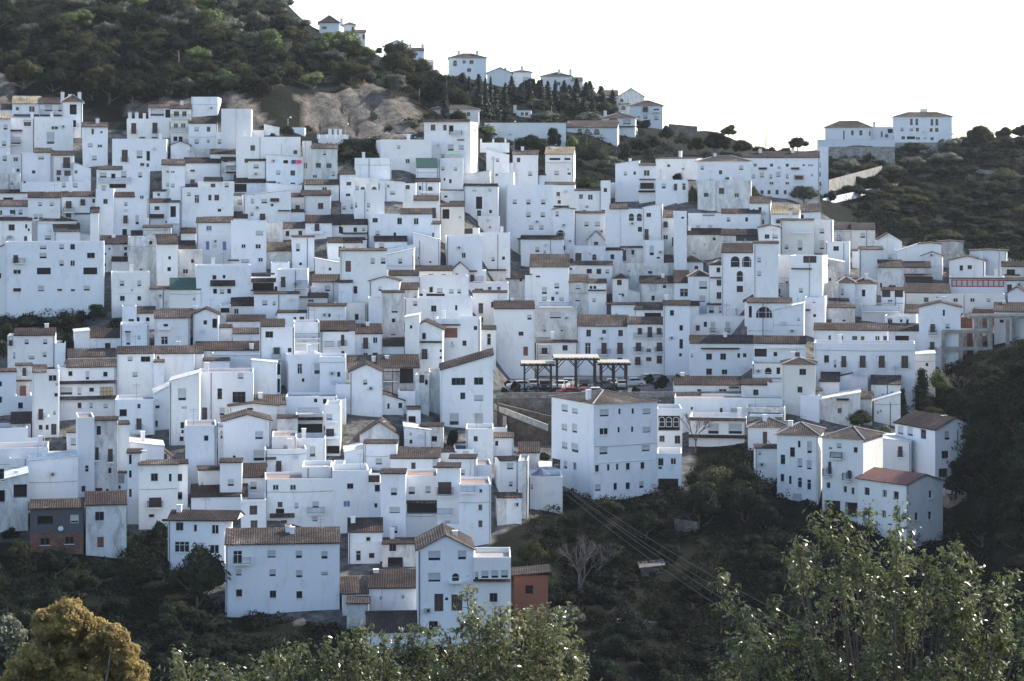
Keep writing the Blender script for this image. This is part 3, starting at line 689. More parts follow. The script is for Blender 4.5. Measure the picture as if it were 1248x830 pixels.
230 460 150 330 f;w268,185,34,40 w350,180,18,34 w395,186,18,44
60 330 75 180 f;r200,95,260,50 w272,50,34,28
380 470 125 160 t55 O;
-30 480 258 360 t50 O;w15,320,38,50 w78,320,34,50 w175,318,34,44 w232,318,28,44 o357,320,100,50
480 785 88 520 e36 D R8 n=white house with three small balconies at the brick wall;b580,240,34,60 r580,275,60,40 l690,225,34,40 b577,380,34,80 r577,400,60,40 w662,128,14,44
785 870 160 360 s B;
870 1030 100 200 s B;
1030 1260 120 330 t66 O;w1085,188,30,24
400 600 440 700 k-14;
-30 105 590 800 k10 P;w118,690,16,50
130 345 650 860 t62 O;
-30 135 755 930 t50 O;
150 345 775 930 k-60;
T 0 490
W;w150,28,36,48 b298,90,34,80 l398,80,18,30 w345,185,20,36 w297,185,28,36 d393,200,38,80 o490,165,66,40 b583,40,30,90 w667,30,26,40 w773,28,36,34 b1017,60,24,90 w1150,70,36,84 w1136,158,36,46 b1016,165,38,90 r1010,215,90,26 w1136,268,36,34 o900,80,54,54
80 225 155 260 t80 D;
-60 205 190 340 f R20;
190 300 262 330 f;
490 580 225 330 f;l540,290,50,60
-60 355 335 560 f R10 n=white stepped house front below the grey lane on the left edge;
70 520 405 600 k0;
-60 205 585 960 k-60;w10,532,40,90 o150,652,100,100 o10,690,50,90
205 570 430 730 k-30 R4 n=broad blank retaining house wall under the ochre flower pots;
570 690 112 700 f n=narrow blank white tower rising beside a tall white house;a635,485,26,50 w610,637,34,50 
690 860 135 700 f;w722,208,32,66 b705,378,34,94 b807,390,36,96 w803,502,30,46 w647,637,26,50 w718,650,60,44 w785,650,20,30 l765,410,80,34
840 945 165 620 k0 R3;o846,210,24,60
860 925 520 640 f;o885,565,50,60 w873,623,12,26
935 1200 290 560 k40;
930 1030 375 920 f L2;w953,420,14,70 w953,527,14,54 w953,665,14,60
1015 1300 460 940 k0;w1129,550,50,56 b1135,735,90,74 r1132,750,104,50 l1135,690,90,30 w1245,553,14,56
1015 1245 395 470 e90 P O n=pale pink gable house with one dark window at a tile rim;b1200,410,40,66 
T 208 490
W;l98,78,42,90 w248,85,38,90 l376,70,40,60 w85,170,26,46 w87,217,16,26 w80,270,34,38 w55,265,12,30
110 335 170 640 f R30 n=plain white block with one square window left of a gable house;w260,265,36,44 w210,500,30,30
-10 125 455 860 f R4;w42,552,84,54 o42,690,84,50 p42,665,84,8
345 400 185 440 f;l372,240,16,60
385 735 140 450 e46 O R4 n=white gable house with two large shuttered windows;l647,243,60,62 l647,390,84,84 w465,400,20,16
430 780 30 200 k0 e20;o580,52,44,14
400 690 75 180 k0;
740 920 250 470 f;l855,328,68,28 o812,208,14,40
780 930 120 260 f;
915 1130 265 480 f n=white house with a roofed brown loggia and wicker screen on top;w1038,362,40,80 l1038,362,90,90 w1023,460,50,16
915 1115 90 260 f;o1020,200,200,80 p1012,120,200,20 Q1060,150,110,50 r1010,70,150,30
1130 1240 20 380 f;l1160,110,46,46 r1180,145,80,12 b1165,235,60,80 r1180,260,90,20 o1190,350,100,60
690 995 345 560 f;b790,470,40,80 p730,410,80,16 
960 1175 475 860 f;b1135,595,60,84 r1060,625,200,30
360 520 445 800 f;l440,590,50,56 d436,735,46,70
515 690 550 720 t100 D;l605,612,50,60
515 700 715 930 f;w525,747,20,14 d605,780,56,90
690 1200 560 930 f n=broad white house with two square windows and a satellite dish roof below;w768,625,44,40 w895,625,44,40 l920,757,30,46 w800,750,36,40 l1060,750,50,50 r1060,795,120,44 
205 360 500 760 k0 L5;l230,600,14,30
230 360 500 560 e60 D;
1175 1260 470 700 f;
-10 130 860 940 k-60;
T 416 490
W;w411,184,30,76 w343,28,14,44 w432,28,28,36 l825,125,70,90 l1005,125,66,90
485 580 55 200 f;o517,145,56,84
460 655 180 350 k30;w509,290,26,34
580 745 180 340 s G;o680,270,40,40
25 160 370 480 k-30;
135 420 240 320 e92 O G L12 n=gable house with a stained pediment and a patterned garden terrace;
165 405 305 480 f;l275,435,50,50
405 480 382 420 t50 O;
485 720 405 480 t70 O;
720 835 368 430 t24 O;
910 1110 195 420 k0 L24;
1000 1210 185 250 f;
1075 1260 260 420 t34 O;w1136,302,22,36 
830 970 345 430 f;l910,375,50,34
360 700 415 560 f;b527,490,32,96 l685,450,36,70 o755,460,60,50
790 985 415 600 f;l885,515,40,44 r905,640,60,40
200 460 520 640 f R12;w265,630,34,44
-60 205 500 960 f n=white house with a small blue window and a patterned terrace;w65,615,46,40 X40,745,50,46 
200 290 590 960 f;w263,630,38,50 w253,757,26,36 p240,560,84,50
288 470 525 1040 f;l385,655,50,60 l390,790,80,50 
470 705 540 1010 f n=white house with a corrugated grey awning over a covered terrace;l515,648,50,60 l635,640,40,56 o590,780,220,80 p590,728,240,20 
700 870 480 1060 f;b755,630,100,90 r755,665,100,50 r755,800,110,50 
860 1095 600 1060 f n=white house with a rounded white corner terrace;w1020,650,20,26 w1017,772,34,48 r925,645,100,40
1160 1280 430 680 t30 O L60;l1235,470,50,50 l1240,600,30,40
960 1100 460 600 f;
1140 1280 700 900 t34 D;
T 624 490
597 1063 2 715 h90 L325 S13 O n=big white apartment block with a low hip roof under the parking terrace;l385,45,44,56 l460,65,40,44 l383,185,40,50 l458,192,36,70 l385,318,40,56 l460,335,50,70 w322,450,62,70 l390,460,26,60 w458,470,24,56 l675,80,76,56 w697,97,30,16 w787,68,20,40 w884,66,20,40 l985,68,70,46 w673,215,72,50 w781,203,20,40 w880,200,20,40 l985,203,70,46 l670,357,70,56 l978,338,70,50 w622,485,32,50 w705,478,22,46 w770,474,20,46 w848,471,34,50 w955,464,34,50 l628,627,52,52 w756,617,30,50 w848,613,36,50 l948,605,40,54 u820,432,480,8
1065 1245 48 380 k0;o1148,155,160,110 a1095,145,40,70 a1147,145,40,70 a1200,145,40,70 w1097,268,38,46 w1210,275,40,60
1063 1240 375 660 f n=pale house on dark arches at the right of the big apartment block;w1085,437,44,56 w1180,433,40,50 w1084,482,26,16 o1140,605,150,90
50 200 370 480 t75 O G;
-60 45 430 620 f;
205 375 480 560 k10;
130 370 545 800 f R6 n=blank white cube under the blue parasol left of the big apartment block;l145,620,16,40
-40 70 700 900 t34 O;w30,750,34,26
45 115 430 860 f G;w122,425,14,30 w28,750,30,26
T 832 490
W;w282,60,20,36 l380,75,60,60 o525,70,70,50 l660,60,100,60 w67,46,16,22
45 465 110 290 f n=lower terrace storeys with long red tiled ledges above the garden trees;p255,125,420,20 l225,195,80,80 l385,195,100,80 p255,250,420,22 
465 745 40 200 f;o600,75,240,50 r610,95,240,20
480 800 185 300 h70 O n=small round cornered house with a red tile hat and balcony ledge by the garden trees;d602,262,32,90 p650,330,220,20
530 770 340 620 f;w733,420,34,70 l565,375,20,30
690 990 240 755 h90 O L5 S9 R45 n=three storey white house with rows of framed windows at the ravine;w803,366,36,70 w852,308,12,50 l928,332,36,90 l858,445,36,70 l926,460,36,70 w729,555,30,60 w787,570,18,60 w857,590,32,76 w925,605,30,76 w733,420,34,70 o910,735,16,60 l838,710,70,80
1020 1320 265 850 h85 O R150 S9 n=white house on stilts with four small balconies at the ravine;l1145,320,40,40 w1080,338,30,18 l1130,390,80,56 r1130,390,84,50 b1075,480,26,90 r1060,515,56,60 w1065,610,32,46 w1188,638,28,50 b1220,530,30,60 r1205,548,56,60 w1245,650,20,50 w1265,350,30,40 l1240,345 o1095,775,120,110 o1245,790,120,110
1455 1670 270 480 k20 n=garden wall house with a pink potted flower panel;
T 1040 490
300 415 270 440 k10;o350,370,80,96
598 895 195 480 e80 L298 S11 D n=white gable house among dark trees with a chimney at its corner;l345,205,40,66 l415,215,40,70 w512,235,40,70 l688,245,46,66 l815,238,40,60 w672,385,60,56 w810,375,50,50 o672,520,110,70
T 1000 560
628 895 170 640 e60 L360 S9 B2 n=white cottage with a smooth red brown roof at the lower right corner;w340,233,36,56 w468,250,30,56 w553,263,36,58 w338,385,40,56 w462,400,30,56 w547,415,30,56 w805,256,38,60 w703,417,40,60 w800,410,34,60 w662,575,34,100
T 0 570
220 610 295 640 t62 S9 G2 n=grey and brick shed house with two white framed windows over the ravine;o330,385,110,60 l355,380,50,60 l545,375,60,60 w328,540,70,54 w508,532,66,54 u345,470,260,12 u435,540,14,140
628 925 270 650 t95 D G n=decaying white house with crumbling wall patches under a sagging brown roof;w728,355,64,66 q735,545,54,84
W;w1108,352,38,24 o1210,385,50,20 o1030,555,40,90
T 208 620
-20 395 85 560 t70x-20,480 D R90 n=white house with five dark framed windows left of the long speckled roof;w65,127,56,66 w180,143,26,56 w325,152,54,68 w82,280,110,80 l223,275,38,56 w320,297,66,66 l300,440,46,70 
400 1235 255 775 t112 O L5 c860 n=broad white house with a long speckled tile roof and four columns of shutters;w490,355,66,96 l550,350,66,110 r520,385,124,44 l738,332,64,60 l938,335,50,60 l1125,340,50,60 l497,468,46,50 l745,470,50,56 l940,478,50,56 l1125,475,52,30 w1125,490,52,28 w500,617,44,54 w748,626,46,54 w941,630,44,54
W;w610,115,50,60 w828,108,44,50 p815,48,180,30 l1055,75,40,40 o800,20,60,40
150 560 -90 50 t90 D;
T 416 590
W;l390,335,46,56 l388,190,76,50 w376,460,50,60 p372,430,130,8 l775,285,40,40 w1017,290,30,50 w1243,265,50,60
50 300 350 600 t100 D;w197,403,36,34 w125,525,38,76 w222,523,40,38 w293,575,18,18 u200,425,300,3
300 560 440 620 f;w376,460,50,60 o395,580,110,90
10 210 800 980 t120x0,210 O;
205 570 758 980 t130 D n=low white house with two dark windows under a big dark shadowed roof;
560 965 480 1240 k0 e105 O L20 S9 n=tall white gable house with wide shuttered windows at the village foot;l680,525,92,74 l883,520,64,70 l680,683,92,70 a835,680,54,60 d713,867,66,130 d845,867,80,120 w673,1035,66,66 w770,840,14,20 r835,715,90,14
720 900 290 480 f;o775,350,50,40 w775,285,40,40 c800
968 1240 535 1235 f R6 n=white annex with a row of five glass panes facing the ravine;l905,670,60,60 l975,670,56,60 l1050,662,56,60 l1122,660,56,60 l1193,658,56,60 p1100,700,270,10 w1113,830,58,66 w1108,1035,40,30 u1100,470,270,5
T 416 660
40 200 455 640 f;
210 570 340 520 f R2;w313,460,52,66 w485,407,48,62
30 200 385 460 t;o120,430,160,90
190 615 660 830 t150x190,610 D n=lowest little white house with one window under a steep dark roof;w505,728,50,60
630 700 520 600 f;
"""
# ---------------------------------------------------------------- the houses: one line per block as surveyed
NUM = r'-?\d+(?:\.\d+)?'
def parse(data):
    out = []; ox = oy = 0; sc = 6.0
    for ln in data.strip().split('\n'):
        ln = ln.strip()
        if not ln or ln[0] == '#': continue
        if ln.startswith('T '):
            t = ln.split(); ox, oy = float(t[1]), float(t[2]); sc = float(t[3]) if len(t) > 3 else 6.0; continue
        head, _, wins = ln.partition(';')
        X = lambda v: ox + float(v)/sc
        Yp = lambda v: oy + float(v)/sc
        W = []
        for w in wins.split():
            m = re.match(r'([a-zA-Z])(-?[\d.,]+)$', w)
            if not m: continue
            n = [float(q) for q in m.group(2).split(',') if q]
            if len(n) < 2: continue
            ww, hh = (n[2], n[3]) if len(n) > 3 else {'w': (26,28), 'l': (32,40), 's': (10,10), 'z': (60,60), 'a': (34,44)}.get(m.group(1), (30,34))
            W.append((m.group(1), X(n[0]), Yp(n[1]), ww/sc, hh/sc))
        if ln.startswith('W;'):
            for w in W:
                best = None
                for b in out:
                    if b['x0']-b['L'] <= w[1] <= b['x1']+b['R'] and b['yt'] <= w[2] <= b['yb']+12 and not b['wall']:
                        if best is None or b['yb'] > best['yb']: best = b
                if best: 
                    best['win'].append(w); best['yb'] = max(best['yb'], w[2]+w[4]/2+2)
            continue
        head, _, name = head.partition('n=')
        t = head.split()
        b = dict(x0=X(t[0]), x1=X(t[1]), yt=Yp(t[2]), yb=Yp(t[3]), roof='f', s=0.0, rng=None, k=0.0, L=0.0, R=0.0, S=None,
                 col='O', mat='white', name=name.strip() or None, win=W, ch=[], wall=False, K=False, kt=False)
        for q in t[4:]:
            c = q[0]; v = re.match(NUM, q[1:]); num = float(v.group(0)) if v else None
            if q == 'G2' or q == 'GR': b['mat'] = 'grey' if q == 'G2' else 'white'; b['green'] = q == 'GR'
            elif q == 'GL': b['pale'] = True
            elif q == 'B2': b['col'] = 'B2'
            elif q == 'G': b['mat'] = 'old'
            elif q == 'P': b['mat'] = 'pink'
            elif q == 'M': b['mat'] = 'palestone'
            elif q == 'B': b['mat'] = 'brick'
            elif q == 'V': b['wall'] = True
            elif q == 'K' or q == 'p': b['K'] = q == 'K'
            elif q in 'ODY': b['col'] = q
            elif q == 'f': pass
            elif q == 't': b['kt'] = True
            elif c == 't' and num is not None:
                b['roof'] = 't' ; b['s'] = num/sc
                m = re.search(r'x(-?\d+),(-?\d+)', q)
                if m: b['rng'] = (X(m.group(1)), X(m.group(2)))
            elif c in 'he' and num is not None: b['roof'] = c; b['s'] = num/sc
            elif c == 'k': b['k'] = (num or 0)/sc
            elif c == 'c' and num is not None: b['ch'].append(X(num))
            elif c in 'LR' and num is not None: b[c] = num/sc
            elif c == 'S' and num is not None: b['S'] = num
        out.append(b)
    return out
B = parse(DATA)

for b in B:
    uc = (b['x0']+b['x1'])/2; uc = min(max(uc, -60), 1320)
    yb = b['yb']
    if 175 < yb < 600 and not b['wall']: yb += 4
    b['Y'] = hit_far(uc, yb) if uc > 1150 and yb < 470 else hit(uc, yb)
    if b['wall']: b['Y'] -= 1.0
for b in B:
    if b['K']:
        for c in B:
            if c is not b and abs(c['yt']-b['yb']) < 3 and min(c['x1'],b['x1'])-max(c['x0'],b['x0']) > 0.5*(b['x1']-b['x0']): b['Y'] = c['Y']+1.5

def ray_on_line(u, p, d):
    # point of the vertical plane through p along d at image column u ; returns distance along d
    a = (u-CX)/F
    # p.x + t d.x = a (p.y + t d.y)
    return (a*p[1]-p[0])/(d[0]-a*d[1])

rb = random.Random(11)
def frame_of(b):
    uc = (b['x0']+b['x1'])/2; Y = b['Y']; ppm = F/Y
    S = b['S']; phi = math.atan((uc-CX)/F)
    side = max(b['L'], b['R'])/ppm
    if S is None: S = 7.5 if side < 5 else side*1.35
    S = max(S, side*1.2)
    psi = math.asin(min(0.85, side/S)) if side > 0.6 else R(rb.uniform(-3.0, 3.0))
    if b['L'] > b['R']: psi = -psi
    rot = -phi - psi
    d = (math.cos(rot), math.sin(rot)); C = ((uc-CX)/F*Y, Y)
    t0 = ray_on_line(b['x0'], C, d); t1 = ray_on_line(b['x1'], C, d)
    b['rot'] = rot; b['d'] = d; b['O'] = (C[0]+t0*d[0], C[1]+t0*d[1]); b['W'] = t1-t0; b['S'] = S
    b['ppm'] = ppm
    zt = -(b['yt']-HY)/F*Y; zb = -(b['yb']-HY)/F*Y
    b['zt'] = zt; b['zb'] = zb
    b['M'] = Matrix.Translation((b['O'][0], b['O'][1], zb)) @ Matrix.Rotation(rot, 4, 'Z')
    b['H'] = zt-zb
for b in B: frame_of(b)
# openings the survey left out on large facades, and eaves on some small flat blocks
rx = random.Random(77)
for b in B:
    nm = b['name'] or ''
    if not nm and b['mat'] == 'white' and not b['wall'] and rx.random() < 0.16: b['mat'] = rx.choice(['old','cream','old'])
    if b['wall'] or b['mat'] in ('brick',): continue
    if not b['name'] and b['roof'] == 'f' and not b['k'] and not b['kt'] and b['W'] < 9 and b['yt'] > 190 and not b.get('green') and not b.get('pale') and rx.random() < 0.33:
        b['roof'] = 't'; b['s'] = rx.uniform(1.8, 4.2); b['col'] = rx.choice('DDO')
    if any(q in nm for q in ('blank','windowless','plain','broad')): continue
    vis = min(b['H'], 9.5); A_ = b['W']*vis; n = len([w for w in b['win'] if w[0] not in 'purszk'])
    want = int(A_/17)-n
    for _ in range(min(6, max(0, want))*6):
        if want <= 0: break
        w_, h_ = rx.choice([(5.5,7),(5,6.5),(6.5,7.5),(4,5),(5.5,13),(3,4)])
        x = rx.uniform(b['x0']+w_*.8, b['x1']-w_*.8) if b['x1']-b['x0'] > 2.2*w_ else 0
        if not x: break
        y = b['yt']+rx.choice([9, 9+rx.uniform(17,21), 9+rx.uniform(36,42)])+h_/2
        if y+h_/2 > b['yb']-4: continue
        if any(abs(q[1]-x) < (q[3]+w_)/2+4 and abs(q[2]-y) < (q[4]+h_)/2+3 for q in b['win']): continue
        if any(c is not b and c['Y'] < b['Y'] and c['x0']-1 < x < c['x1']+1 and c['yt']-c['s']-2 < y+h_/2 and y < c['yb'] for c in B): continue
        k_ = 'b' if h_ > 10 else rx.choice('wwwll'); b['win'].append((k_, x, y, w_, h_)); want -= 1

WINMESH = {}
def win_meshes(kind, w, h):
    w = round(w/0.1)*0.1; h = round(h/0.1)*0.1; w = max(w, 0.3); h = max(h, 0.3)
    key = (kind, round(w,1), round(h,1))
    if key in WINMESH: return WINMESH[key]
    pane = MB(); fr = MB(); sill = MB()
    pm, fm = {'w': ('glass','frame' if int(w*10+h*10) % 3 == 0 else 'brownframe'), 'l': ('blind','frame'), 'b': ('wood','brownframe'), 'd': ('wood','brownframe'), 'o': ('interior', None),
              'X': ('blue','frame'), 'Q': ('redwood','brownframe'), 'q': ('redwood','frame'), 'C': ('cane','brownframe'), 'E': ('glass','green'),
              'B': ('bluedark','frame'), 'Z': ('blind','redframe'), 'A': ('glass','frame'), 'a': ('glass','frame')}[kind]
    x = w/2; z = h/2; fy = 0.055
    if kind in 'Aa':
        n = 10; pts = [(-x,0,-z),(x,0,-z)]; r = x; zc = max(-z+0.1, z-r) if r < h else -z
        ry = min(r, h*0.9); zc = z-ry
        for i in range(n+1):
            a = math.pi*i/n; pts.append((r*math.cos(a), 0, zc+ry*math.sin(a)))
        pane.prism([(p[0], 0.0, p[2]) for p in pts], (0, 0.06, 0), pm)
        for i in range(len(pts)):
            p, q = Vector(pts[i]), Vector(pts[(i+1) % len(pts)]); fr.tube(p, q, 0.05, 0.05, fm, 4)
        if w > 1.6:
            for k in (-0.33, 0.33): fr.box(k*w-0.03, k*w+0.03, -0.04, 0.0, -z, z*0.8, fm)
        fr.box(-x, x, -0.04, 0.0, -0.03, 0.03, fm)
    elif kind == 'C':
        pane.box(-x, x, 0, 0.05, -z, z, pm)
        for k in range(1, 4): fr.box(-x+w*k/4-0.04, -x+w*k/4+0.04, -0.04, 0, -z, z, fm)
        fr.box(-x, x, -0.04, 0, -0.04, 0.04, fm)
    else:
        pane.box(-x, x, 0, 0.05, -z, z, pm)
        if fm:
            t = 0.07 if kind != 'Z' else 0.2
            fr.box(-x, -x+t, -fy, -0.002, -z, z, fm); fr.box(x-t, x, -fy, -0.002, -z, z, fm)
            fr.box(-x+t, x-t, -fy, -0.002, z-t, z, fm); fr.box(-x+t, x-t, -fy, -0.002, -z, -z+t, fm)
            n = 2 if w < 1.9 else max(3, int(w/0.9))
            if kind in 'wEBbZdX' and w > 0.75:
                for k in range(1, n): fr.box(-x+w*k/n-t/2, -x+w*k/n+t/2, -fy, -0.002, -z+t, z-t, fm)
            if kind == 'l':
                pane.box(-x+t, x-t, -0.02, -0.001, -z+t, -z+t+h*(0.12+0.2*((w*7.3+h*3.1)%1)), 'glass')
            if kind == 'w' and h > 1.25: fr.box(-x+t, x-t, -fy, -0.002, z*0.35-0.03, z*0.35+0.03, fm)
    WINMESH[key] = (pane.mesh('window'), fr.mesh('frame') if fr.v else None, w, h)
    return WINMESH[key]

def railing(mb, w, z0, z1, y0, depth, solid_slab=True):
    x = w/2
    if solid_slab: mb.box(-x-0.05, x+0.05, y0-depth-0.05, y0-0.003, z0-0.14, z0, 'white')
    for y, xa, xb in ((y0-depth, -x, x),):
        mb.box(xa, xb, y-0.025, y+0.025, z1-0.05, z1, 'iron'); mb.box(xa, xb, y-0.02, y+0.02, z0+0.06, z0+0.1, 'iron')
        n = max(2, int(w/0.16))
        for i in range(n+1):
            xx = xa+(xb-xa)*i/n; mb.box(xx-0.014, xx+0.014, y-0.014, y+0.014, z0+0.1, z1-0.05, 'iron')
    for s in (-x, x):
        mb.box(s-0.02, s+0.02, y0-depth+0.026, y0-0.003, z1-0.05, z1, 'iron')
        n = max(1, int(depth/0.16))
        for i in range(1, n+1):
            yy = y0-depth+depth*i/(n+1); mb.box(s-0.013, s+0.013, yy-0.013, yy+0.013, z0, z1-0.05, 'iron')

def facade(mb, W, z0, z1, wins, mat, T=lambda x, y, z: (x, y, z)):
    """wall face in the plane y=0 with real recessed openings (x,z,w,h,depth)"""
    good = []
    for (x, z, w, h, dp) in wins:
        a, c, e, f = x-w/2, x+w/2, z-h/2, z+h/2
        if a < 0.12: a = 0.12
        if c > W-0.12: c = W-0.12
        if f > z1-0.1: f = z1-0.1
        if c-a < 0.2 or f-e < 0.2 or e < z0+0.05: continue
        if any(not (c+0.02 < g[0] or a-0.02 > g[1] or f+0.02 < g[2] or e-0.02 > g[3]) for g in good): continue
        good.append((a, c, e, f, dp, (x, z)))
    xs = sorted({0.0, W} | {g[0] for g in good} | {g[1] for g in good}); zs = sorted({z0, z1} | ({z1*0.47} if mat == 'grey' else set()) | {g[2] for g in good} | {g[3] for g in good})
    for i in range(len(xs)-1):
        for j in range(len(zs)-1):
            cx, cz = (xs[i]+xs[i+1])/2, (zs[j]+zs[j+1])/2
            if any(g[0] < cx < g[1] and g[2] < cz < g[3] for g in good): continue
            mb.poly([T(xs[i],0,zs[j]), T(xs[i+1],0,zs[j]), T(xs[i+1],0,zs[j+1]), T(xs[i],0,zs[j+1])], 'brick' if mat == 'grey' and cz < z1*0.47 else mat)
    for a, c, e, f, dp, _ in good:
        mb.poly([T(a,0,e),T(a,dp,e),T(a,dp,f),T(a,0,f)], mat); mb.poly([T(c,0,e),T(c,0,f),T(c,dp,f),T(c,dp,e)], mat)
        mb.poly([T(a,0,f),T(a,dp,f),T(c,dp,f),T(c,0,f)], mat); mb.poly([T(a,0,e),T(c,0,e),T(c,dp,e),T(a,dp,e)], mat)
    return good

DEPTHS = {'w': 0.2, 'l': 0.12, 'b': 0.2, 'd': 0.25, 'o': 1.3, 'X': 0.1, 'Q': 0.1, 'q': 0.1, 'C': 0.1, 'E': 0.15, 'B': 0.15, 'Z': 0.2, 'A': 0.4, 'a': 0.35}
def build_block(b, root, Minv):
    """walls, roofs, windows ... of one block, all as children of the house"""
    M = Minv @ b['M']; W, H, S = b['W'], b['H'], b['S']; mat = b['mat']; up = 1/b['ppm']
    e = math.atan(-(b['zt'])/b['Y'])      # downward view angle at the eave
    k = -b['k']*up                         # right top higher by k (m)
    rr = random.Random(int(b['x0']*7+b['yt']*13))
    U = -2.6
    lowtop = H + min(0, k)
    flat = b['roof'] == 'f' or (b['roof'] == 't' and b['rng'] is not None)
    if b['wall']:
        w = MB(); w.prism([(0,0,U-2),(W,0,U-2),(W,0,H+k),(0,0,H)], (0, 0.45, 0), mat); w.prism([(-0.03,-0.06,H-0.0),(W+0.03,-0.06,H+k),(W+0.03,-0.06,H+k+0.12),(-0.03,-0.06,H+0.12)], (0,0.57,0), 'concrete' if mat != 'white' else 'white')
        w.build('wall', root, M); return
    # roof shape
    d = rise = 0
    if b['roof'] == 't':
        s = b['s']*up; d = s/(0.32+math.tan(e)) if 0.32+math.tan(e) > 0.1 else 3
        if d < 2.4: d = 2.4
        if d > 6.5: d = 6.5
        rise = max(0.14, s-d*math.tan(e)); rise = min(rise, d*0.62); S = max(2*d, 5.0) if S <= 7.5 else S
    elif b['roof'] == 'h':
        s = b['s']*up; d = S/2; rise = max(0.4, s-d*math.tan(e)*0.9)
    # split windows
    fw = []; deco = []; sidew = []
    for (c, x, y, ww, hh) in b['win']:
        if c in 'purszk' : deco.append((c, x, y, ww, hh)); continue
        if c == 't': continue
        if c not in DEPTHS: continue
        if x > b['x1']+0.5 or x < b['x0']-0.5: sidew.append((c, x, y, ww, hh)); continue
        fw.append((c, x, y, ww, hh))
    def local(x, y):
        t = ray_on_line(x, b['O'], b['d']); Yd = b['O'][1]+t*b['d'][1]
        return t, -(y-HY)/F*Yd - b['zb']
    spec = []
    for (c, x, y, ww, hh) in fw:
        t, z = local(x, y); spec.append((t, z, max(0.35, ww*up/math.cos(0)), max(0.35, hh*up), DEPTHS[c], c))
    wall = MB()
    good = facade(wall, W, U, lowtop, [q[:5] for q in spec if q[5] not in 'Aa' and q[1]+q[3]/2 < lowtop-0.08], mat)
    if k: 
        if k > 0: wall.poly([(0,0,lowtop),(W,0,lowtop),(W,0,H+k)], mat)
        else: wall.poly([(0,0,lowtop),(W,0,lowtop),(0,0,H)], mat)
    # back and sides
    wall.poly([(W,S,U),(0,S,U),(0,S,H),(W,S,H+k)], mat)
    done = {}
    for q in spec:
        t, z, ww, hh, dp, c = q
        pane, fr, rw, rh = win_meshes(c, ww, hh)
        g = [x for x in good if x[5] == (t, z)]
        if g:
            a, cc, e0, f0 = g[0][:4]; cx, cz = (a+cc)/2, (e0+f0)/2; sx, sz = (cc-a)/rw, (f0-e0)/rh; py = dp-0.01 if c != 'o' else dp-0.01
        else:
            if not (0.1 < t < W-0.1) or z > max(H, H+k)+ (b['s']*up if b['roof'] == 'e' else 0): continue
            if c in 'Aa': cx, cz, sx, sz, py = t, z, ww/rw, hh/rh, -0.03
            elif any(not (t+ww/2 < g_[0] or t-ww/2 > g_[1] or z+hh/2 < g_[2] or z-hh/2 > g_[3]) for g_ in good): continue
            else: cx, cz, sx, sz, py = t, z, ww/rw, hh/rh, -0.03
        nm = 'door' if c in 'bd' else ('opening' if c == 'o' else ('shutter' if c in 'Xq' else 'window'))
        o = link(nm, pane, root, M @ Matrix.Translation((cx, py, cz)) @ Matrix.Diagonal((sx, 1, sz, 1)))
        if c == 'Q': o['label'] = 'red brown blind'
        if c == 'X': o['label'] = 'blue shutter'
        if fr and ww/up > 4: link('frame', fr, o)
        if c == 'w' and ww/up > 4.5:
            key = ('sill', rw)
            if key not in WINMESH:
                sm = MB(); sm.box(-rw/2-0.08, rw/2+0.08, -0.32, -0.15, -0.06, 0.0, 'white'); WINMESH[key] = sm.mesh('sill')
            link('sill', WINMESH[key], o, Matrix.Translation((0, -0.0, -rh/2)))
        if c == 'b':
            rl = MB(); railing(rl, ww*1.25, -hh/2, -hh/2+0.95, -py if g else 0.03, 0.38)
            link('balcony', rl.mesh('balcony'), root, M @ Matrix.Translation((cx, py, cz)))
    # side walls
    for s, key in ((1, 'R'), (-1, 'L')):
        sw = [q for q in sidew if (q[1] > b['x1']) == (s == 1)]
        X0 = W if s == 1 else 0
        # side plane: through corner, along direction n (local +y)
        n = (-b['d'][1], b['d'][0]); c0 = (b['O'][0]+X0*b['d'][0], b['O'][1]+X0*b['d'][1])
        items = []
        for (c, x, y, ww, hh) in sw:
            if b[key] < 2: continue
            t = ray_on_line(x, c0, n); Yd = c0[1]+t*n[1]
            if not (0.2 < t < S-0.2): continue
            fs = abs(ray_on_line(x+ww/2, c0, n)-ray_on_line(x-ww/2, c0, n))
            items.append((t, -(y-HY)/F*Yd-b['zb'], min(fs, 4.0), hh*Yd/F, DEPTHS[c], c))
        Ht = H if s == -1 else H+k
        if s == 1: T = lambda x, y, z: (W-y, x, z)
        else: T = lambda x, y, z: (y, x, z)
        gd = facade(wall, S, U, Ht, [q[:5] for q in items if q[5] != 'a'], mat, T)
        for q in items:
            t, z, ww, hh, dp, c = q
            pane, fr, rw, rh = win_meshes(c, ww, hh); g = [x for x in gd if x[5] == (t, z)]
            if not g: continue
            rotm = Matrix.Rotation(R(90) if s == 1 else R(-90), 4, 'Z')
            px = W-dp+0.01 if s == 1 else dp-0.01
            o = link('window' if c not in 'bd' else 'door', pane, root, M @ Matrix.Translation((px, (g[0][0]+g[0][1])/2, (g[0][2]+g[0][3])/2)) @ rotm @ Matrix.Diagonal(((g[0][1]-g[0][0])/rw, 1, (g[0][3]-g[0][2])/rh, 1)))
            if fr: link('frame', fr, o)
    rm = b['col']
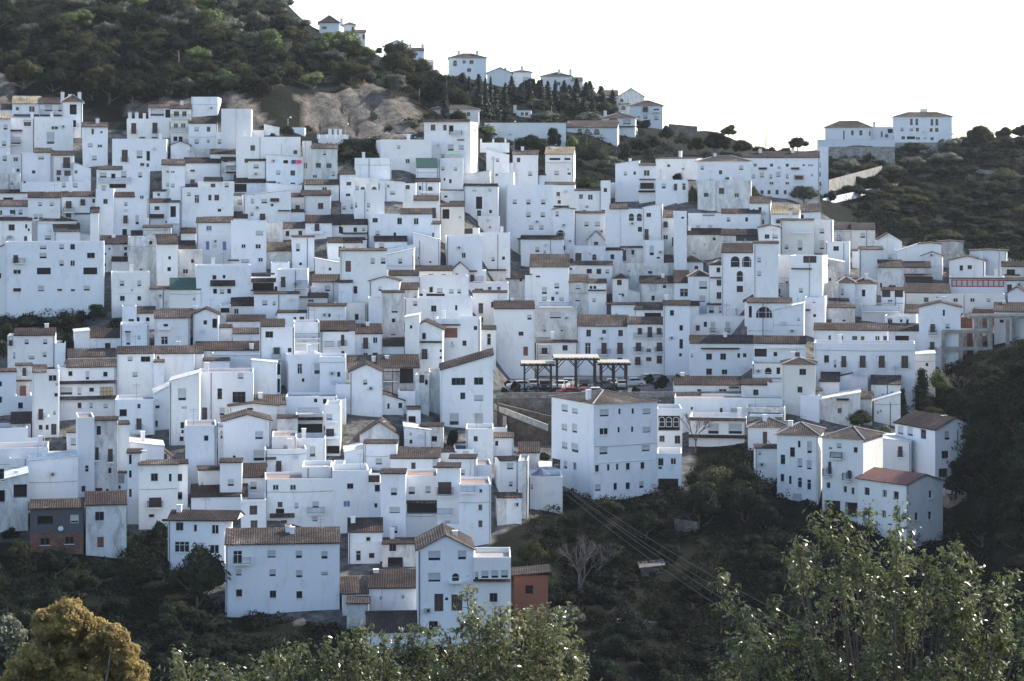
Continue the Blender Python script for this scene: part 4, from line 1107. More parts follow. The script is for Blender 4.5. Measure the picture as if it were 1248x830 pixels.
    if b['roof'] == 'f' and not k and not b['kt'] or (b['roof'] == 't' and b['rng']):
        # parapet with a sunk roof terrace
        p = 0.16; zf = H-rr.choice((0.35, 0.6, 0.8))
        wall.poly([(p,p,zf),(W-p,p,zf),(W-p,S-p,zf),(p,S-p,zf)], rr.choice(['terrace','screed','terrace']))
        wall.poly([(0,0,H),(W,0,H),(W-p,p,H),(p,p,H)], mat); wall.poly([(W,0,H),(W,S,H),(W-p,S-p,H),(W-p,p,H)], mat)
        wall.poly([(W,S,H),(0,S,H),(p,S-p,H),(W-p,S-p,H)], mat); wall.poly([(0,S,H),(0,0,H),(p,p,H),(p,S-p,H)], mat)
        wall.poly([(p,p,zf),(p,p,H),(W-p,p,H),(W-p,p,zf)], mat); wall.poly([(p,S-p,zf),(p,S-p,H),(p,p,H),(p,p,zf)], mat); wall.poly([(W-p,S-p,zf),(W-p,S-p,H),(p,S-p,H),(p,S-p,zf)], mat)
        wall.poly([(W-p,p,zf),(W-p,p,H),(W-p,S-p,H),(W-p,S-p,zf)], mat)
    if b.get('green') or b.get('pale'):
        g = MB(); 
        if b.get('green'): g.prism([(0,-0.2,H-0.0),(0,2.6,H+1.9),(0,2.6,H+2.0),(0,-0.2,H+0.1)], (W*0.97,0,0), 'greenroof')
        else: g.prism([(W*0.35,-0.1,H+0.6),(W*0.35,2.4,H+1.3),(W*0.35,2.4,H+1.36),(W*0.35,-0.1,H+0.66)], (W*0.5,0,0), 'palecanvas')
        g.build('canopy', root, M)
    if (b['roof'] == 'f' and (k or b['kt'])):
        g = MB(); t = 0.12; ov = 0.12
        m_ = rm if b['kt'] or b['col'] == 'D' else 'old'
        g.prism([(-ov,-ov,H-k*ov/W+0.002),(W+ov,-ov,H+k+k*ov/W+0.002),(W+ov,-ov,H+k+t),(-ov,-ov,H+t)], (0,S+2*ov,0), m_)
        g.build('roof', root, M)
    if b['roof'] == 'e':
        g = MB(); ra = b['s']*up; c = W*0.5 + (0 if not k else 0); ov = 0.3; t = 0.13
        zl, zr = H, H+k; za = max(zl, zr)+ra if not k else H+ra
        wall.poly([(0,0,zl),(W,0,zr),(c,0,za)], mat); wall.poly([(W,S,zr),(0,S,zl),(c,S,za)], mat)
        sl = (za-zl)/c; sr = (za-zr)/(W-c)
        g.prism([(-ov,-ov,zl-ov*sl+0.01),(c,-ov,za+0.01),(c,-ov,za+t),(-ov,-ov,zl-ov*sl+t)], (0,S+2*ov,0), rm)
        g.prism([(W+ov,-ov,zr-ov*sr+0.01),(W+ov,-ov,zr-ov*sr+t),(c+0.002,-ov,za+t),(c+0.002,-ov,za+0.01)], (0,S+2*ov,0), rm)
        g.build('roof', root, M)
    if b['roof'] == 't':
        g = MB(); t = 0.14; ov = 0.28
        a, c = (0, W)
        if b['rng']: a, c = local(b['rng'][0], b['yt'])[0], local(b['rng'][1], b['yt'])[0]
        sl = rise/d; zo = 0.02
        if b['rng']: ov2 = 0.0
        H2 = H
        xa, xc = a-0.12, c+0.12
        y1 = min(2*d, S-0.02)
        kk = k/W if k else 0
        def zz(x, z): return z+kk*x
        def slab(ya, za, yb_, zb_):
            pts = [(xa,ya,za+zo),(xa,yb_,zb_+zo),(xa,yb_,zb_+zo+t),(xa,ya,za+zo+t)]
            i = len(g.v); g.prism(pts, (xc-xa,0,0), rm)
            g.v[i:] = [(x, y, zz(x, z)) for x, y, z in g.v[i:]]
        slab(-ov, H2-ov*sl, d-0.001, H2+rise-0.001*sl)
        slab(y1+ov, H2+rise-(y1+ov-d)*sl, d+0.001, H2+rise-0.001*sl)
        g.build('roof', root, M)
        for x in (a, c):
            sgn = 1 if x == a else -1
            wall.prism([(x,0,zz(x,H2)),(x,y1,zz(x,H2+rise-(y1-d)*sl)),(x,d,zz(x,H2+rise))], (0.12*sgn,0,0.0), mat)
        if S > y1+0.1 and not b['rng']:
            wall.poly([(0,y1,H),(W,y1,H+k),(W,S,H+k),(0,S,H)], 'old')
        if b['rng']: pass
        if rr.random() < 0.45:   # mortar ridge
            pass
    if b['roof'] == 'h':
        ov = 0.35; t = 0.1; g = MB(); q = min(S/2, W/2-0.1)
        A = [(-ov,-ov,H-0.05),(W+ov,-ov,H-0.05),(W+ov,S+ov,H-0.05),(-ov,S+ov,H-0.05)]
        r1, r2 = (min(q, W/2-0.05), S/2, H+rise), (max(W-q, W/2+0.05), S/2, H+rise)
        g.poly(A[::-1], 'white')
        cap = MB(); up_ = Vector((0,0,0.05))
        for p_, q_ in ((A[0],r1),(A[1],r2),(r1,r2),(A[2],r2),(A[3],r1)): cap.tube(Vector(p_)+up_, Vector(q_)+up_, 0.1, 0.1, 'screed', 5)
        g.poly([A[0],A[1],r2,r1], rm); g.poly([A[1],A[2],r2], rm); g.poly([A[2],A[3],r1,r2], rm); g.poly([A[3],A[0],r1], rm)
        cap.build('ridge_cap', g.build('roof', root, M))
    wall.build('wall', root, M)
    # pipes, cables and air conditioning on the facade
    if not b['wall'] and W > 3.5 and H > 3 and b['yt'] > 100:
        for _ in range(rr.choice([0,1,1,2])):
            x = rr.choice([0.18, W-0.18, W*rr.uniform(.2,.8)])
            if any(g_[0]-.15 < x < g_[1]+.15 for g_ in good): continue
            q = MB(); q.tube((0,-0.07,-2),(0,-0.07,lowtop-0.15),0.05,0.05,rr.choice(['iron','frame','iron','concrete']),6); q.build('drainpipe', root, M @ Matrix.Translation((x,0,0)))
        if rr.random() < 0.4:
            zc = H*rr.uniform(.35,.9)
            if not any(g_[2]-.1 < zc < g_[3]+.1 for g_ in good): q = MB(); q.tube((0.05,-.05,0),(W*.5,-.05,-.08),.025,.025,'iron',4); q.tube((W*.5,-.05,-.08),(W-.05,-.05,0.03),.025,.025,'iron',4); q.build('facade_cable', root, M @ Matrix.Translation((0,0,zc)))
        for _ in range(rr.choice([0,0,1,1,2])):
            x, z = W*rr.uniform(.15,.85), H*rr.uniform(.3,.8)
            if any(g_[0]-.6 < x < g_[1]+.6 and g_[2]-.5 < z < g_[3]+.5 for g_ in good): continue
            q = MB(); kq = rr.random()
            if kq < .45: q.box(-.4,.4,-.36,-.004,-.28,.28,'metal'); q.tube((0.1,-.365,0),(0.1,-.38,0),.2,.2,'iron',10); nm = 'air_conditioner'
            elif kq < .75: q.tube((0,-.004,0),(0,-.3,.1),.03,.03,'iron',5); q.tube((0,-.28,.1),(0,-.42,.2),.02,.36,'metal',12); nm = 'satellite_dish'
            else: q.box(-.14,.14,-.12,-.004,-.18,.18,'concrete'); nm = 'meter_box'
            q.build(nm, root, M @ Matrix.Translation((x,0,z)))
    for x in b['ch']:
        t = local(x, b['yt'])[0]; c = MB(); zc = H + (rise*0.5 if rise else 0)
        c.box(-0.35,0.35,-0.3,0.3,-0.6,1.1,'white'); c.box(-0.42,0.42,-0.37,0.37,1.1,1.22,'white'); c.box(-0.25,0.25,-0.2,0.2,1.222,1.45,'terracotta'); 
        c.build('chimney', root, M @ Matrix.Translation((t, d*0.6+0.5, zc)))
    for (c, x, y, ww, hh) in deco:
        t, z = local(x, y); w = ww*up; h = hh*up; g = MB()
        if c == 'p':
            dp = 0.55 if h < 1.6 else 1.0; h = max(h, 0.22)
            g.prism([(-w/2,-dp,-h/2),(-w/2,-0.003,h/2-0.08),(-w/2,-0.003,h/2),(-w/2,-dp,-h/2+0.1)], (w,0,0), 'D' if rr.random() < 0.6 else 'O')
            g.build('awning', root, M @ Matrix.Translation((t, 0, z)))
        elif c == 'u':
            g.box(-w/2, w/2, -0.07, -0.003, -0.06, 0.06, mat); g.build('moulding', root, M @ Matrix.Translation((t, 0, z)))
        elif c == 'r':
            if h < 0.6: 
                g.box(-w/2, w/2, -0.7, -0.003, -h/2, h/2, 'white')
                g.build('balcony', root, M @ Matrix.Translation((t, 0, z)))
            else:
                railing(g, w, -h/2+0.14, max(h/2, -h/2+0.95), 0, 0.8); g.build('balcony', root, M @ Matrix.Translation((t, 0, z)))
        elif c == 's':
            g.tube((0,-0.01,0),(0,-0.25,0.05),0.03,0.03,'iron',5); g.tube((0,-0.2,0.05),(0,-0.34,0.12),0.09,0.16,'lens',8)
            g.build('wall_lamp', root, M @ Matrix.Translation((t, 0, z)))
        elif c == 'z':
            R0 = 0.85
            for i in range(12):
                a0, a1 = 2*math.pi*i/12, 2*math.pi*(i+1)/12
                for (ra, rb_) in ((0, .5), (.5, 1)):
                    f = lambda r_, a_: (r_*R0*math.cos(a_), -0.5+0.25*r_*r_*-1, r_*R0*math.sin(a_))
                    g.poly([f(ra,a0), f(rb_,a0), f(rb_,a1), f(ra,a1)][(1 if ra == 0 else 0):], 'metal')
            g.tube((0,-0.003,-0.1),(0,-0.5,0),0.05,0.05,'iron'); g.tube((0,-0.5,-0.8),(0,-1.3,0),0.03,0.03,'iron')
            g.build('satellite_dish', root, M @ Matrix.Translation((t, 0, z)) @ Matrix.Rotation(R(25), 4, 'Z'))
MAT['palecanvas'] = simple('pale_green_canvas', (0.13,0.24,0.19), 0.8)

# ---- join small blocks into the house they belong to
par = list(range(len(B)))
def find(i):
    while par[i] != i: i = par[i]
    return i
area = [max(4,(b['x1']-b['x0'])*(b['yb']-b['yt'])) for b in B]
def rect(b): return b['x0']-b['L'], b['x1']+b['R'], b['yt']-b['s'], b['yb']
LIMIT = 280
def contact(a, b):
    A, C = rect(a), rect(b)
    ox = min(A[1],C[1])-max(A[0],C[0]); oy = min(A[3],C[3])-max(A[2],C[2])
    if ox < -1.5 or oy < -1.5: return -1
    if abs(a['Y']-b['Y']) > 16: return -1
    return max(0.5, min(max(ox,0.2), 40))+max(0.5, min(max(oy,0.2), 40)) - abs(a['Y']-b['Y'])*1.5
def houses():
    g = {}
    for i in range(len(B)): g.setdefault(find(i), []).append(i)
    return g
blocked = set()
while True:
    g = houses()
    ng = sum(1 for r_ in g if not B[r_]['wall'])
    if ng <= LIMIT: break
    cand = sorted((sum(area[i] for i in m), r_) for r_, m in g.items() if not B[r_]['wall'] and r_ not in blocked and not any(B[i]['name'] for i in m))
    if not cand: break
    a, r0 = cand[0]; best = None
    for r1, m1 in g.items():
        if r1 == r0 or B[r1]['wall']: continue
        if sum(area[i] for i in m1) > 7000 or len(m1) > 4: continue
        sc_ = max(contact(B[i], B[j]) for i in g[r0] for j in m1)
        if sc_ > -1 and (best is None or sc_ > best[0]): best = (sc_, r1)
    if best is None: blocked.add(r0); continue
    par[r0] = best[1]
HOUSES = []
for r_, m in houses().items():
    m.sort(key=lambda i: -area[i]); HOUSES.append([B[i] for i in m])
NICKS = [(85,112,'slim tower house'),(245,135,'tall blank cube'),(553,150,'hip roofed tower house'),(640,215,'twin narrow towers'),(868,235,'square villa'),(920,208,'long chimneyed block'),
 (350,200,'pink laundry terrace'),(265,310,'blue shuttered house'),(60,330,'biggest left wall'),(350,350,'dark covered balcony'),(535,270,'sunlit tile strip'),(600,310,'curved blank wall'),
 (790,265,'twin arched windows'),(890,335,'arched bell front'),(665,350,'sloping brown roof'),(1190,345,'red framed windows'),(930,380,'wide arched window'),(735,400,'long brown roofed row'),
 (1050,410,'long terrace house'),(740,462,'pergolas'),(760,545,'big apartment block'),(965,590,'ravine framed windows house'),(1095,610,'red brown cottage'),(1150,535,'chimney gable house'),
 (345,700,'long speckled roof'),(545,690,'shuttered gable house'),(105,460,'cane blind house'),(112,560,'rising white tower'),(455,545,'stained pediment gable'),(565,480,'green framed windows'),
 (530,410,'pink latticed house'),(322,465,'windowless white cube'),(340,430,'red flower boxes'),(75,640,'grey brick shed house'),(250,520,'twin big blinds gable'),(1130,310,'skyline gables'),
 (770,130,'ridge villa group'),(30,420,'dark hedge'),(480,440,'long shadowed roof'),(385,535,'brown loggia'),(190,620,'pink gable'),(660,610,'blue parasol'),(995,320,'sunlit tall corner'),(960,290,'straw coloured roof')]
ORD = ['nearest','second','third','fourth','fifth','sixth','seventh','eighth','ninth','tenth','eleventh','twelfth','thirteenth','fourteenth','fifteenth','sixteenth','seventeenth','eighteenth','nineteenth','twentieth']
REL = []
def relate(px, py, item):
    d = sorted((math.hypot(px-a, (py-b_)*1.2), a, b_, n) for a, b_, n in NICKS)[0]
    dx, dy = px-d[1], py-d[2]
    w = ('right of' if dx > 0 else 'left of') if abs(dx) > abs(dy)*1.1 else ('below' if dy > 0 else 'above')
    REL.append((item, w, d[3], d[0]))
def finish_relations():
    g = {}
    for it, w, n, d in REL: g.setdefault((it['category'], w, n), []).append((d, id(it), it))
    for (c, w, n), L in g.items():
        L.sort(key=lambda q: q[:2])
        for i, (_, _, it) in enumerate(L):
            o = ORD[i] if i < len(ORD) else 'outermost'
            o = '' if len(L) == 1 else (o+' ' if not (i == 0) else 'nearest ')
            it['label'] = it['label'] + ', ' + (o + w).strip() + ' the ' + n
CNT = ['windowless','one window','two windows','three windows','four windows','five windows','six windows','seven windows','eight windows','nine windows']
def label_house(h, o):
    b = h[0]
    for q in h:
        if q['name']: return tag(o, q['name'])
    nw = sum(1 for q in h for w in q['win'] if w[0] in 'wlXQqEBZaAbd')
    W, H = b['W'], b['H']
    size = 'tall' if H > 10 else 'low' if H < 4 else 'wide' if W > 12 else 'narrow' if W < 5 else 'small' if W*H < 45 else ''
    colr = {'white':'white','old':'weathered','grey':'grey','pink':'pinkish','brick':'brick','cream':'cream','orange':'orange'}[b['mat']]
    c = {'O':'brown','D':'dark','Y':'straw','B2':'red'}[b['col']]
    rf = {'f':'flat roof','t':c+' tile roof','h':c+' hip roof','e':c+' gable'}[b['roof']]
    o['label'] = ' '.join(x for x in (size, colr, 'house') if x) + ', ' + rf + ', ' + (CNT[nw] if nw < 10 else 'many windows')
    relate((b['x0']+b['x1'])/2, (b['yt']+min(b['yb'], b['yt']+60))/2, o)
nh = 0
for h in HOUSES:
    b = h[0]
    if b['wall']:
        for q in h:
            o = empty('garden_wall' if q['mat'] == 'white' else 'retaining_wall'); o.matrix_world = q['M']
            tag(o, q['name'] or 'white yard wall on the upper slope', 'wall'); build_block(q, o, q['M'].inverted())
        continue
    root = empty('white_house' if b['mat'] in ('white','old') else 'house'); root.matrix_world = b['M']
    tag(root, None, 'house', 'whitewashed houses stacked on the hillside'); label_house(h, root)
    Mi = b['M'].inverted()
    for q in h: build_block(q, root, Mi)
    nh += 1
print('HOUSES', nh, 'BLOCKS', len(B))

# ---------------------------------------------------------------- ground sheet
def inpoly(x, y, p):
    c = False; j = len(p)-1
    for i in range(len(p)):
        if (p[i][1] > y) != (p[j][1] > y) and x < (p[j][0]-p[i][0])*(y-p[i][1])/(p[j][1]-p[i][1])+p[i][0]: c = not c
        j = i
    return c
VILLAGE = [(-700,170),(0,135),(150,160),(310,150),(400,196),(470,190),(600,195),(690,225),(740,240),(830,210),(1010,225),(1060,290),(1130,305),(1262,318),(1262,400),(1230,400),(1150,440),(1100,470),(1110,510),(1180,520),(1190,570),(1150,605),(1040,600),(950,580),(930,540),(850,530),(835,600),(690,610),(600,655),(590,690),(620,700),(625,740),(500,780),(270,740),(200,690),(150,660),(-700,660)]
ROCKS = [[(362,118),(425,112),(450,104),(495,120),(522,150),(515,170),(440,172),(370,158)],[(-60,90),(5,92),(22,112),(14,128),(-60,128)],[(258,112),(300,118),(330,150),(300,152)],[(150,128),(235,118),(240,140),(150,140)]]
us = list(np.concatenate([np.arange(-2500,-500,250), np.arange(-500,1800,9), np.arange(1800,3601,225)]))
ys = list(np.concatenate([[-30,-10,0], np.arange(5,200,8), np.arange(200,235,5), np.arange(235,520,1.6), np.arange(520,720,5), [760,850,1000,1400,2200,3500,7000]]))
rg = np.random.default_rng(3)
verts = []; attr = []
def inside_mask(u, Y, py): return inpoly(u, py, VILLAGE)
for Y in ys:
    for u in us:
        X = (u-CX)/F*max(Y,150.0)
        z = ground(X, max(Y,0)) if Y >= 0 else -1.7
        py = HY-F*z/max(Y,150)
        v = 1.0 if (Y > 240 and Y < 470 and inpoly(u, py, VILLAGE)) else 0.0
        r_ = 1.0 if (420 < Y < 500 and any(inpoly(u, py, p) for p in ROCKS)) else 0.0
        if r_: z += (abs(math.sin(u*0.075+Y*0.16))*1.3+abs(math.sin(u*0.19-Y*0.33+1))*0.8+abs(math.sin(u*.47+Y*.41))*.5-1.2); X += 0.0
        elif not v and Y > 60: z += hsh(X, Y)*0.35
        if Y < 200: z += 0
        verts.append((X, Y, z)); attr.append((v, r_))
nu = len(us); faces = []
for j in range(len(ys)-1):
    for i in range(nu-1): faces.append((j*nu+i, j*nu+i+1, (j+1)*nu+i+1, (j+1)*nu+i))
me = bpy.data.meshes.new('ground'); me.from_pydata(verts, [], faces)
at = me.attributes.new('village', 'FLOAT', 'POINT'); at.data.foreach_set('value', [a[0] for a in attr])
at = me.attributes.new('rock', 'FLOAT', 'POINT'); at.data.foreach_set('value', [a[1] for a in attr])
me.polygons.foreach_set('use_smooth', [True]*len(faces))
m, nt, b_ = nodes('hillside_ground')
g = N(nt, 'ShaderNodeNewGeometry'); n1 = N(nt, 'ShaderNodeTexNoise', Scale=0.12, Detail=8.0, Roughness=0.7); n2 = N(nt, 'ShaderNodeTexNoise', Scale=0.5, Detail=8.0, Roughness=0.75)
nt.links.new(g.outputs['Position'], n1.inputs['Vector']); nt.links.new(g.outputs['Position'], n2.inputs['Vector'])
veg = ramp(nt, n1.outputs[0], [(0.35, (0.008,0.011,0.006)), (0.55, (0.015,0.018,0.010)), (0.72, (0.042,0.036,0.025))])
rock = ramp(nt, n2.outputs[0], [(0.35, (0.08,0.07,0.06)), (0.5, (0.19,0.165,0.14)), (0.68, (0.32,0.28,0.23))])
con = ramp(nt, n2.outputs[0], [(0.36, (0.06,0.065,0.045)), (0.47, (0.15,0.145,0.135)), (0.62, (0.27,0.265,0.26))])
av = N(nt, 'ShaderNodeAttribute', attribute_name='village'); ar = N(nt, 'ShaderNodeAttribute', attribute_name='rock')
m1 = N(nt, 'ShaderNodeMix', data_type='RGBA'); nt.links.new(ar.outputs['Fac'], m1.inputs[0]); nt.links.new(veg.outputs[0], m1.inputs[6]); nt.links.new(rock.outputs[0], m1.inputs[7])
m2 = N(nt, 'ShaderNodeMix', data_type='RGBA'); nt.links.new(av.outputs['Fac'], m2.inputs[0]); nt.links.new(m1.outputs[2], m2.inputs[6]); nt.links.new(con.outputs[0], m2.inputs[7])
nt.links.new(m2.outputs[2], b_.inputs['Base Color']); b_.inputs['Roughness'].default_value = 1.0; b_.inputs['Specular IOR Level'].default_value = 0.1
bp = N(nt, 'ShaderNodeBump', Strength=1.0, Distance=1.6); nt.links.new(n2.outputs[0], bp.inputs['Height']); nt.links.new(bp.outputs[0], b_.inputs['Normal'])
me.materials.append(m); me.update()
tag(link('ground', me), 'steep hillside and ravine of earth, rock and paving', None, None, 'structure')

# ---------------------------------------------------------------- vegetation
def leaf_mesh(name, centers, normals, size, mat, asp=0.6, rs=5, quad=True):
    r = np.random.default_rng(rs); n = len(centers)
    nr = normals + r.normal(0, 0.55, (n,3)); nr /= np.linalg.norm(nr, axis=1)[:,None]
    t = r.normal(0, 1, (n,3)); t -= (t*nr).sum(1)[:,None]*nr; t /= np.linalg.norm(t, axis=1)[:,None]
    bt = np.cross(nr, t); s = (size*r.uniform(0.6, 1.35, n))[:,None]
    a = centers-t*s*0.5; c = centers+t*s*0.5; b1 = centers+bt*s*asp*0.5+nr*s*0.08; b2 = centers-bt*s*asp*0.5+nr*s*0.08
    v = np.stack([a, b1, c, b2], 1).reshape(-1, 3)
    me = bpy.data.meshes.new(name); me.vertices.add(4*n); me.vertices.foreach_set('co', v.ravel())
    me.loops.add(4*n); me.loops.foreach_set('vertex_index', np.arange(4*n, dtype=np.int32))
    me.polygons.add(n); me.polygons.foreach_set('loop_start', np.arange(0, 4*n, 4, dtype=np.int32)); me.polygons.foreach_set('loop_total', np.full(n, 4, dtype=np.int32))
    me.materials.append(MAT[mat] if isinstance(mat, str) else mat); me.update(); me.validate(); return me
def blob_points(blobs, n, r, shell=0.35):
    """points and outward normals on a set of ellipsoids (x,y,z,rx,ry,rz)"""
    w = np.array([b[3]*b[5] for b in blobs]); w = w/w.sum(); pick = r.choice(len(blobs), n, p=w); bl = np.array(blobs)[pick]
    d = r.normal(0, 1, (n,3)); d /= np.linalg.norm(d, axis=1)[:,None]; d[:,2] = np.where(d[:,2] < -0.35, -d[:,2], d[:,2])
    rad = 1-shell*r.random(n)**1.5; lump = 1+0.13*np.sin(d[:,0]*7+pick)+0.12*np.sin(d[:,1]*9+d[:,2]*6+pick*2)
    return bl[:,:3]+d*bl[:,3:]*(rad*lump)[:,None], d
def core_blobs(blobs, k=0.78):
    vs = []; fs = []
    for b in blobs:
        i = len(vs); nu_, nv = 8, 5
        for a in range(nv+1):
            th = math.pi*a/nv
            for c in range(nu_):
                ph = 2*math.pi*c/nu_; q = k*(1+0.1*math.sin(3*ph+a+b[0]*3))
                vs.append((b[0]+b[3]*q*math.sin(th)*math.cos(ph), b[1]+b[4]*q*math.sin(th)*math.sin(ph), b[2]+b[5]*q*math.cos(th)))
        for a in range(nv):
            for c in range(nu_): fs.append((i+a*nu_+c, i+a*nu_+(c+1)%nu_, i+(a+1)*nu_+(c+1)%nu_, i+(a+1)*nu_+c))
    return vs, fs
def crown_mesh(name, blobs, n, size, mat, seed, shell=0.35, core=0.78):
    r = np.random.default_rng(seed); c, d = blob_points(blobs, n, r, shell)
    me = leaf_mesh(name, c, d, np.full(n, size), mat, 0.75, seed)
    if core:
        vs, fs = core_blobs(blobs, core)
        import bmesh
        bm = bmesh.new(); bm.from_mesh(me); nv = [bm.verts.new(v) for v in vs]
        for f in fs:
            try: bm.faces.new([nv[i] for i in f])
            except ValueError: pass
        bm.to_mesh(me); bm.free()
    return me
def trunk_mesh(h, r0, seed, spread, mat='bark', limbs=5, z0=0.0):
    rr = random.Random(seed); g = MB(); p = Vector((0,0,-0.6)); n = 4; pts = [p]
    for i in range(n): p = p+Vector((rr.uniform(-.12,.12)*h*.2, rr.uniform(-.12,.12)*h*.2, (h+0.6)/n)); pts.append(p)
    for i in range(n): g.tube(pts[i], pts[i+1], r0*(1-0.17*i), r0*(1-0.17*(i+1)), mat, 7)
    for i in range(limbs):
        s = pts[1+i % 3]; a = 2*math.pi*i/limbs+rr.random(); q = s+Vector((math.cos(a)*spread*.55, math.sin(a)*spread*.55, h*.28)); g.tube(s, q, r0*.5, r0*.28, mat, 5)
        g.tube(q, q+Vector((math.cos(a+.4)*spread*.3, math.sin(a+.4)*spread*.3, h*.25)), r0*.28, r0*.1, mat, 5)
    return g.mesh('trunk')
def rand_blobs(seed, n=8, w=1.0, h=0.75, br=0.45):
    r = random.Random(seed); out = [(0,0,h*0.9,w*0.62,w*0.62,h*0.62)]
    for i in range(n):
        a = r.random()*6.28; q = r.uniform(0.35,0.75)*w; z = h*r.uniform(0.45,1.5); s = br*r.uniform(0.65,1.15)*w
        if z > h*1.15: q *= 0.5
        out.append((math.cos(a)*q, math.sin(a)*q, z, s, s, s*r.uniform(0.65,0.9)))
    return out
# prototypes are of unit crown radius, height about 2.1 ; trunk below
PROTO = {}
def proto(kind, leaf, seed):
    key = (kind, leaf, seed)
    if key in PROTO: return PROTO[key]
    if kind == 'round': me = crown_mesh('crown', rand_blobs(seed, 11, 1.0, 0.75, 0.38), 3400, 0.085, leaf, seed); tr = trunk_mesh(0.9, 0.07, seed, 0.8)
    elif kind == 'bush': me = crown_mesh('crown', rand_blobs(seed, 8, 1.0, 0.5, 0.36), 2000, 0.10, leaf, seed); tr = trunk_mesh(0.4, 0.05, seed, 0.7)
    elif kind == 'fir':
        bl = [(0,0,0.5+0.36*i, 0.62-0.062*i, 0.62-0.062*i, 0.34) for i in range(9)]
        me = crown_mesh('crown', bl, 1500, 0.15, leaf, seed, 0.5, 0.62); tr = trunk_mesh(2.6, 0.06, seed, 0.25)
    elif kind == 'cypress':
        bl = [(0.05*math.sin(i*2),0.05*math.cos(i*3),0.5+0.42*i, 0.52-0.25*abs(i-2.5)/4.5, 0.52-0.25*abs(i-2.5)/4.5, 0.42) for i in range(8)]
        me = crown_mesh('crown', bl, 1600, 0.12, leaf, seed, 0.3, 0.75); tr = trunk_mesh(0.8, 0.07, seed, 0.2)
    PROTO[key] = (me, tr); return PROTO[key]
NAMES = {'round':'leafy_tree','bush':'bush','fir':'fir_tree','cypress':'cypress_tree'}
CATS = {'round':'tree','bush':'bush','fir':'fir tree','cypress':'cypress'}
def plant(kind, leaf, u, ybase, hpx, wpx, label, group=None, rel=True, Y=None, seed=None, z=None, shrub=False):
    s = seed if seed is not None else rnd.randrange(4)
    cr, tr = proto(kind, leaf, s)
    Yd = Y or hit(u, ybase); X = (u-CX)/F*Yd; z = ground(X, Yd) if z is None else z
    hh = hpx*Yd/F; ww = wpx*Yd/F
    unit_h = {'round':2.05,'bush':1.35,'fir':3.85,'cypress':3.9}[kind]; unit_w = {'round':2.3,'bush':2.2,'fir':1.3,'cypress':1.1}[kind]
    lift = 0.35 if kind == 'round' else 0.0
    o = empty('shrub' if shrub else NAMES[kind], (X, Yd, z-0.3), rnd.random()*6.28)
    sx = ww/unit_w; sz = hh/(unit_h+lift)
    c = link('crown', cr, o, Matrix.Translation((0,0,lift*sz)) @ Matrix.Diagonal((sx, sx, sz, 1))); t = link('trunk', tr, o, Matrix.Diagonal((sx, sx, sz, 1)))
    tag(o, label, 'shrub' if shrub else CATS[kind], group)
    if rel: relate(u, ybase-hpx/2, o)
    return o
# upper left hill
rv = random.Random(21)
VILLGREEN = [(642,479.5,10,12),(657,479.5,14,10),(672,479.5,12,14),(690,479.5,10,10),(703,479.5,16,13),(722,479.5,12,12),(748,479,18,15),(762,479,12,11),(806,470,22,20),(835,470,20,14),(630,474,10,14),(620,466,12,14),(866,479,12,8),(950,640,26,16),(985,650,34,16),(1015,655,30,14),(1150,640,26,18),(1180,620,30,16),(560,668,20,14),(610,690,18,16),(183,668,18,18),(205,690,22,18),(522,640,16,12),(655,620,30,18),(662,560,20,14),(610,560,14,12),(628,470,14,16),(615,476,16,12),(655,478,16,10),(745,478,16,16),(775,476,14,14),(790,462,18,20),(808,460,20,16),(826,458,14,16),(700,478,12,9),(418,470,10,10),(540,500,16,14),(90,540,14,10),(1015,500,12,10),(1085,540,20,14),(30,640,22,26),(12,660,26,22)]
def ridge_y(u): return min([gpix(u, y) for y in range(430, 660, 6)])
def scatter(n, poly, mind, fn, tries=6000, pts=None):
    pts = pts if pts is not None else []
    us_ = [p[0] for p in poly]; vs_ = [p[1] for p in poly]; made = 0
    for _ in range(tries):
        if made >= n: break
        u, y = rv.uniform(min(us_), max(us_)), rv.uniform(min(vs_), max(vs_))
        if not inpoly(u, y, poly): continue
        if any(abs(u-a) < mind and abs(y-c)*1.8 < mind for a, c in pts): continue
        pts.append((u, y)); fn(u, y); made += 1
    return pts
def hill_tree(u, y):
    if u > 70 and y < ridge_y(u)+4: return
    sunny = u > 215 or y < 45
    leaf = rv.choice(['leafA','leafA','leafB','leafG','leafC'] if sunny else ['leafB','leafB','leafA','leafA'])  # brighter leaves on the sunlit part, light put into the leaf colour
    adj = {'leafA':'olive green','leafB':'dark green','leafG':'grey green','leafC':'bright green'}[leaf]
    w = rv.uniform(28, 58); h = w*rv.uniform(0.75, 1.05)
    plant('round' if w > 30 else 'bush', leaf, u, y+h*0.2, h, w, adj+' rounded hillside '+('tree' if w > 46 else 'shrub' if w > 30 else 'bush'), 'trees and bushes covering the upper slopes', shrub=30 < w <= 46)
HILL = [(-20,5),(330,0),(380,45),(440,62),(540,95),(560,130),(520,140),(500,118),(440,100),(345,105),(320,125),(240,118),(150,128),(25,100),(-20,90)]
scatter(125, HILL, 14, hill_tree)
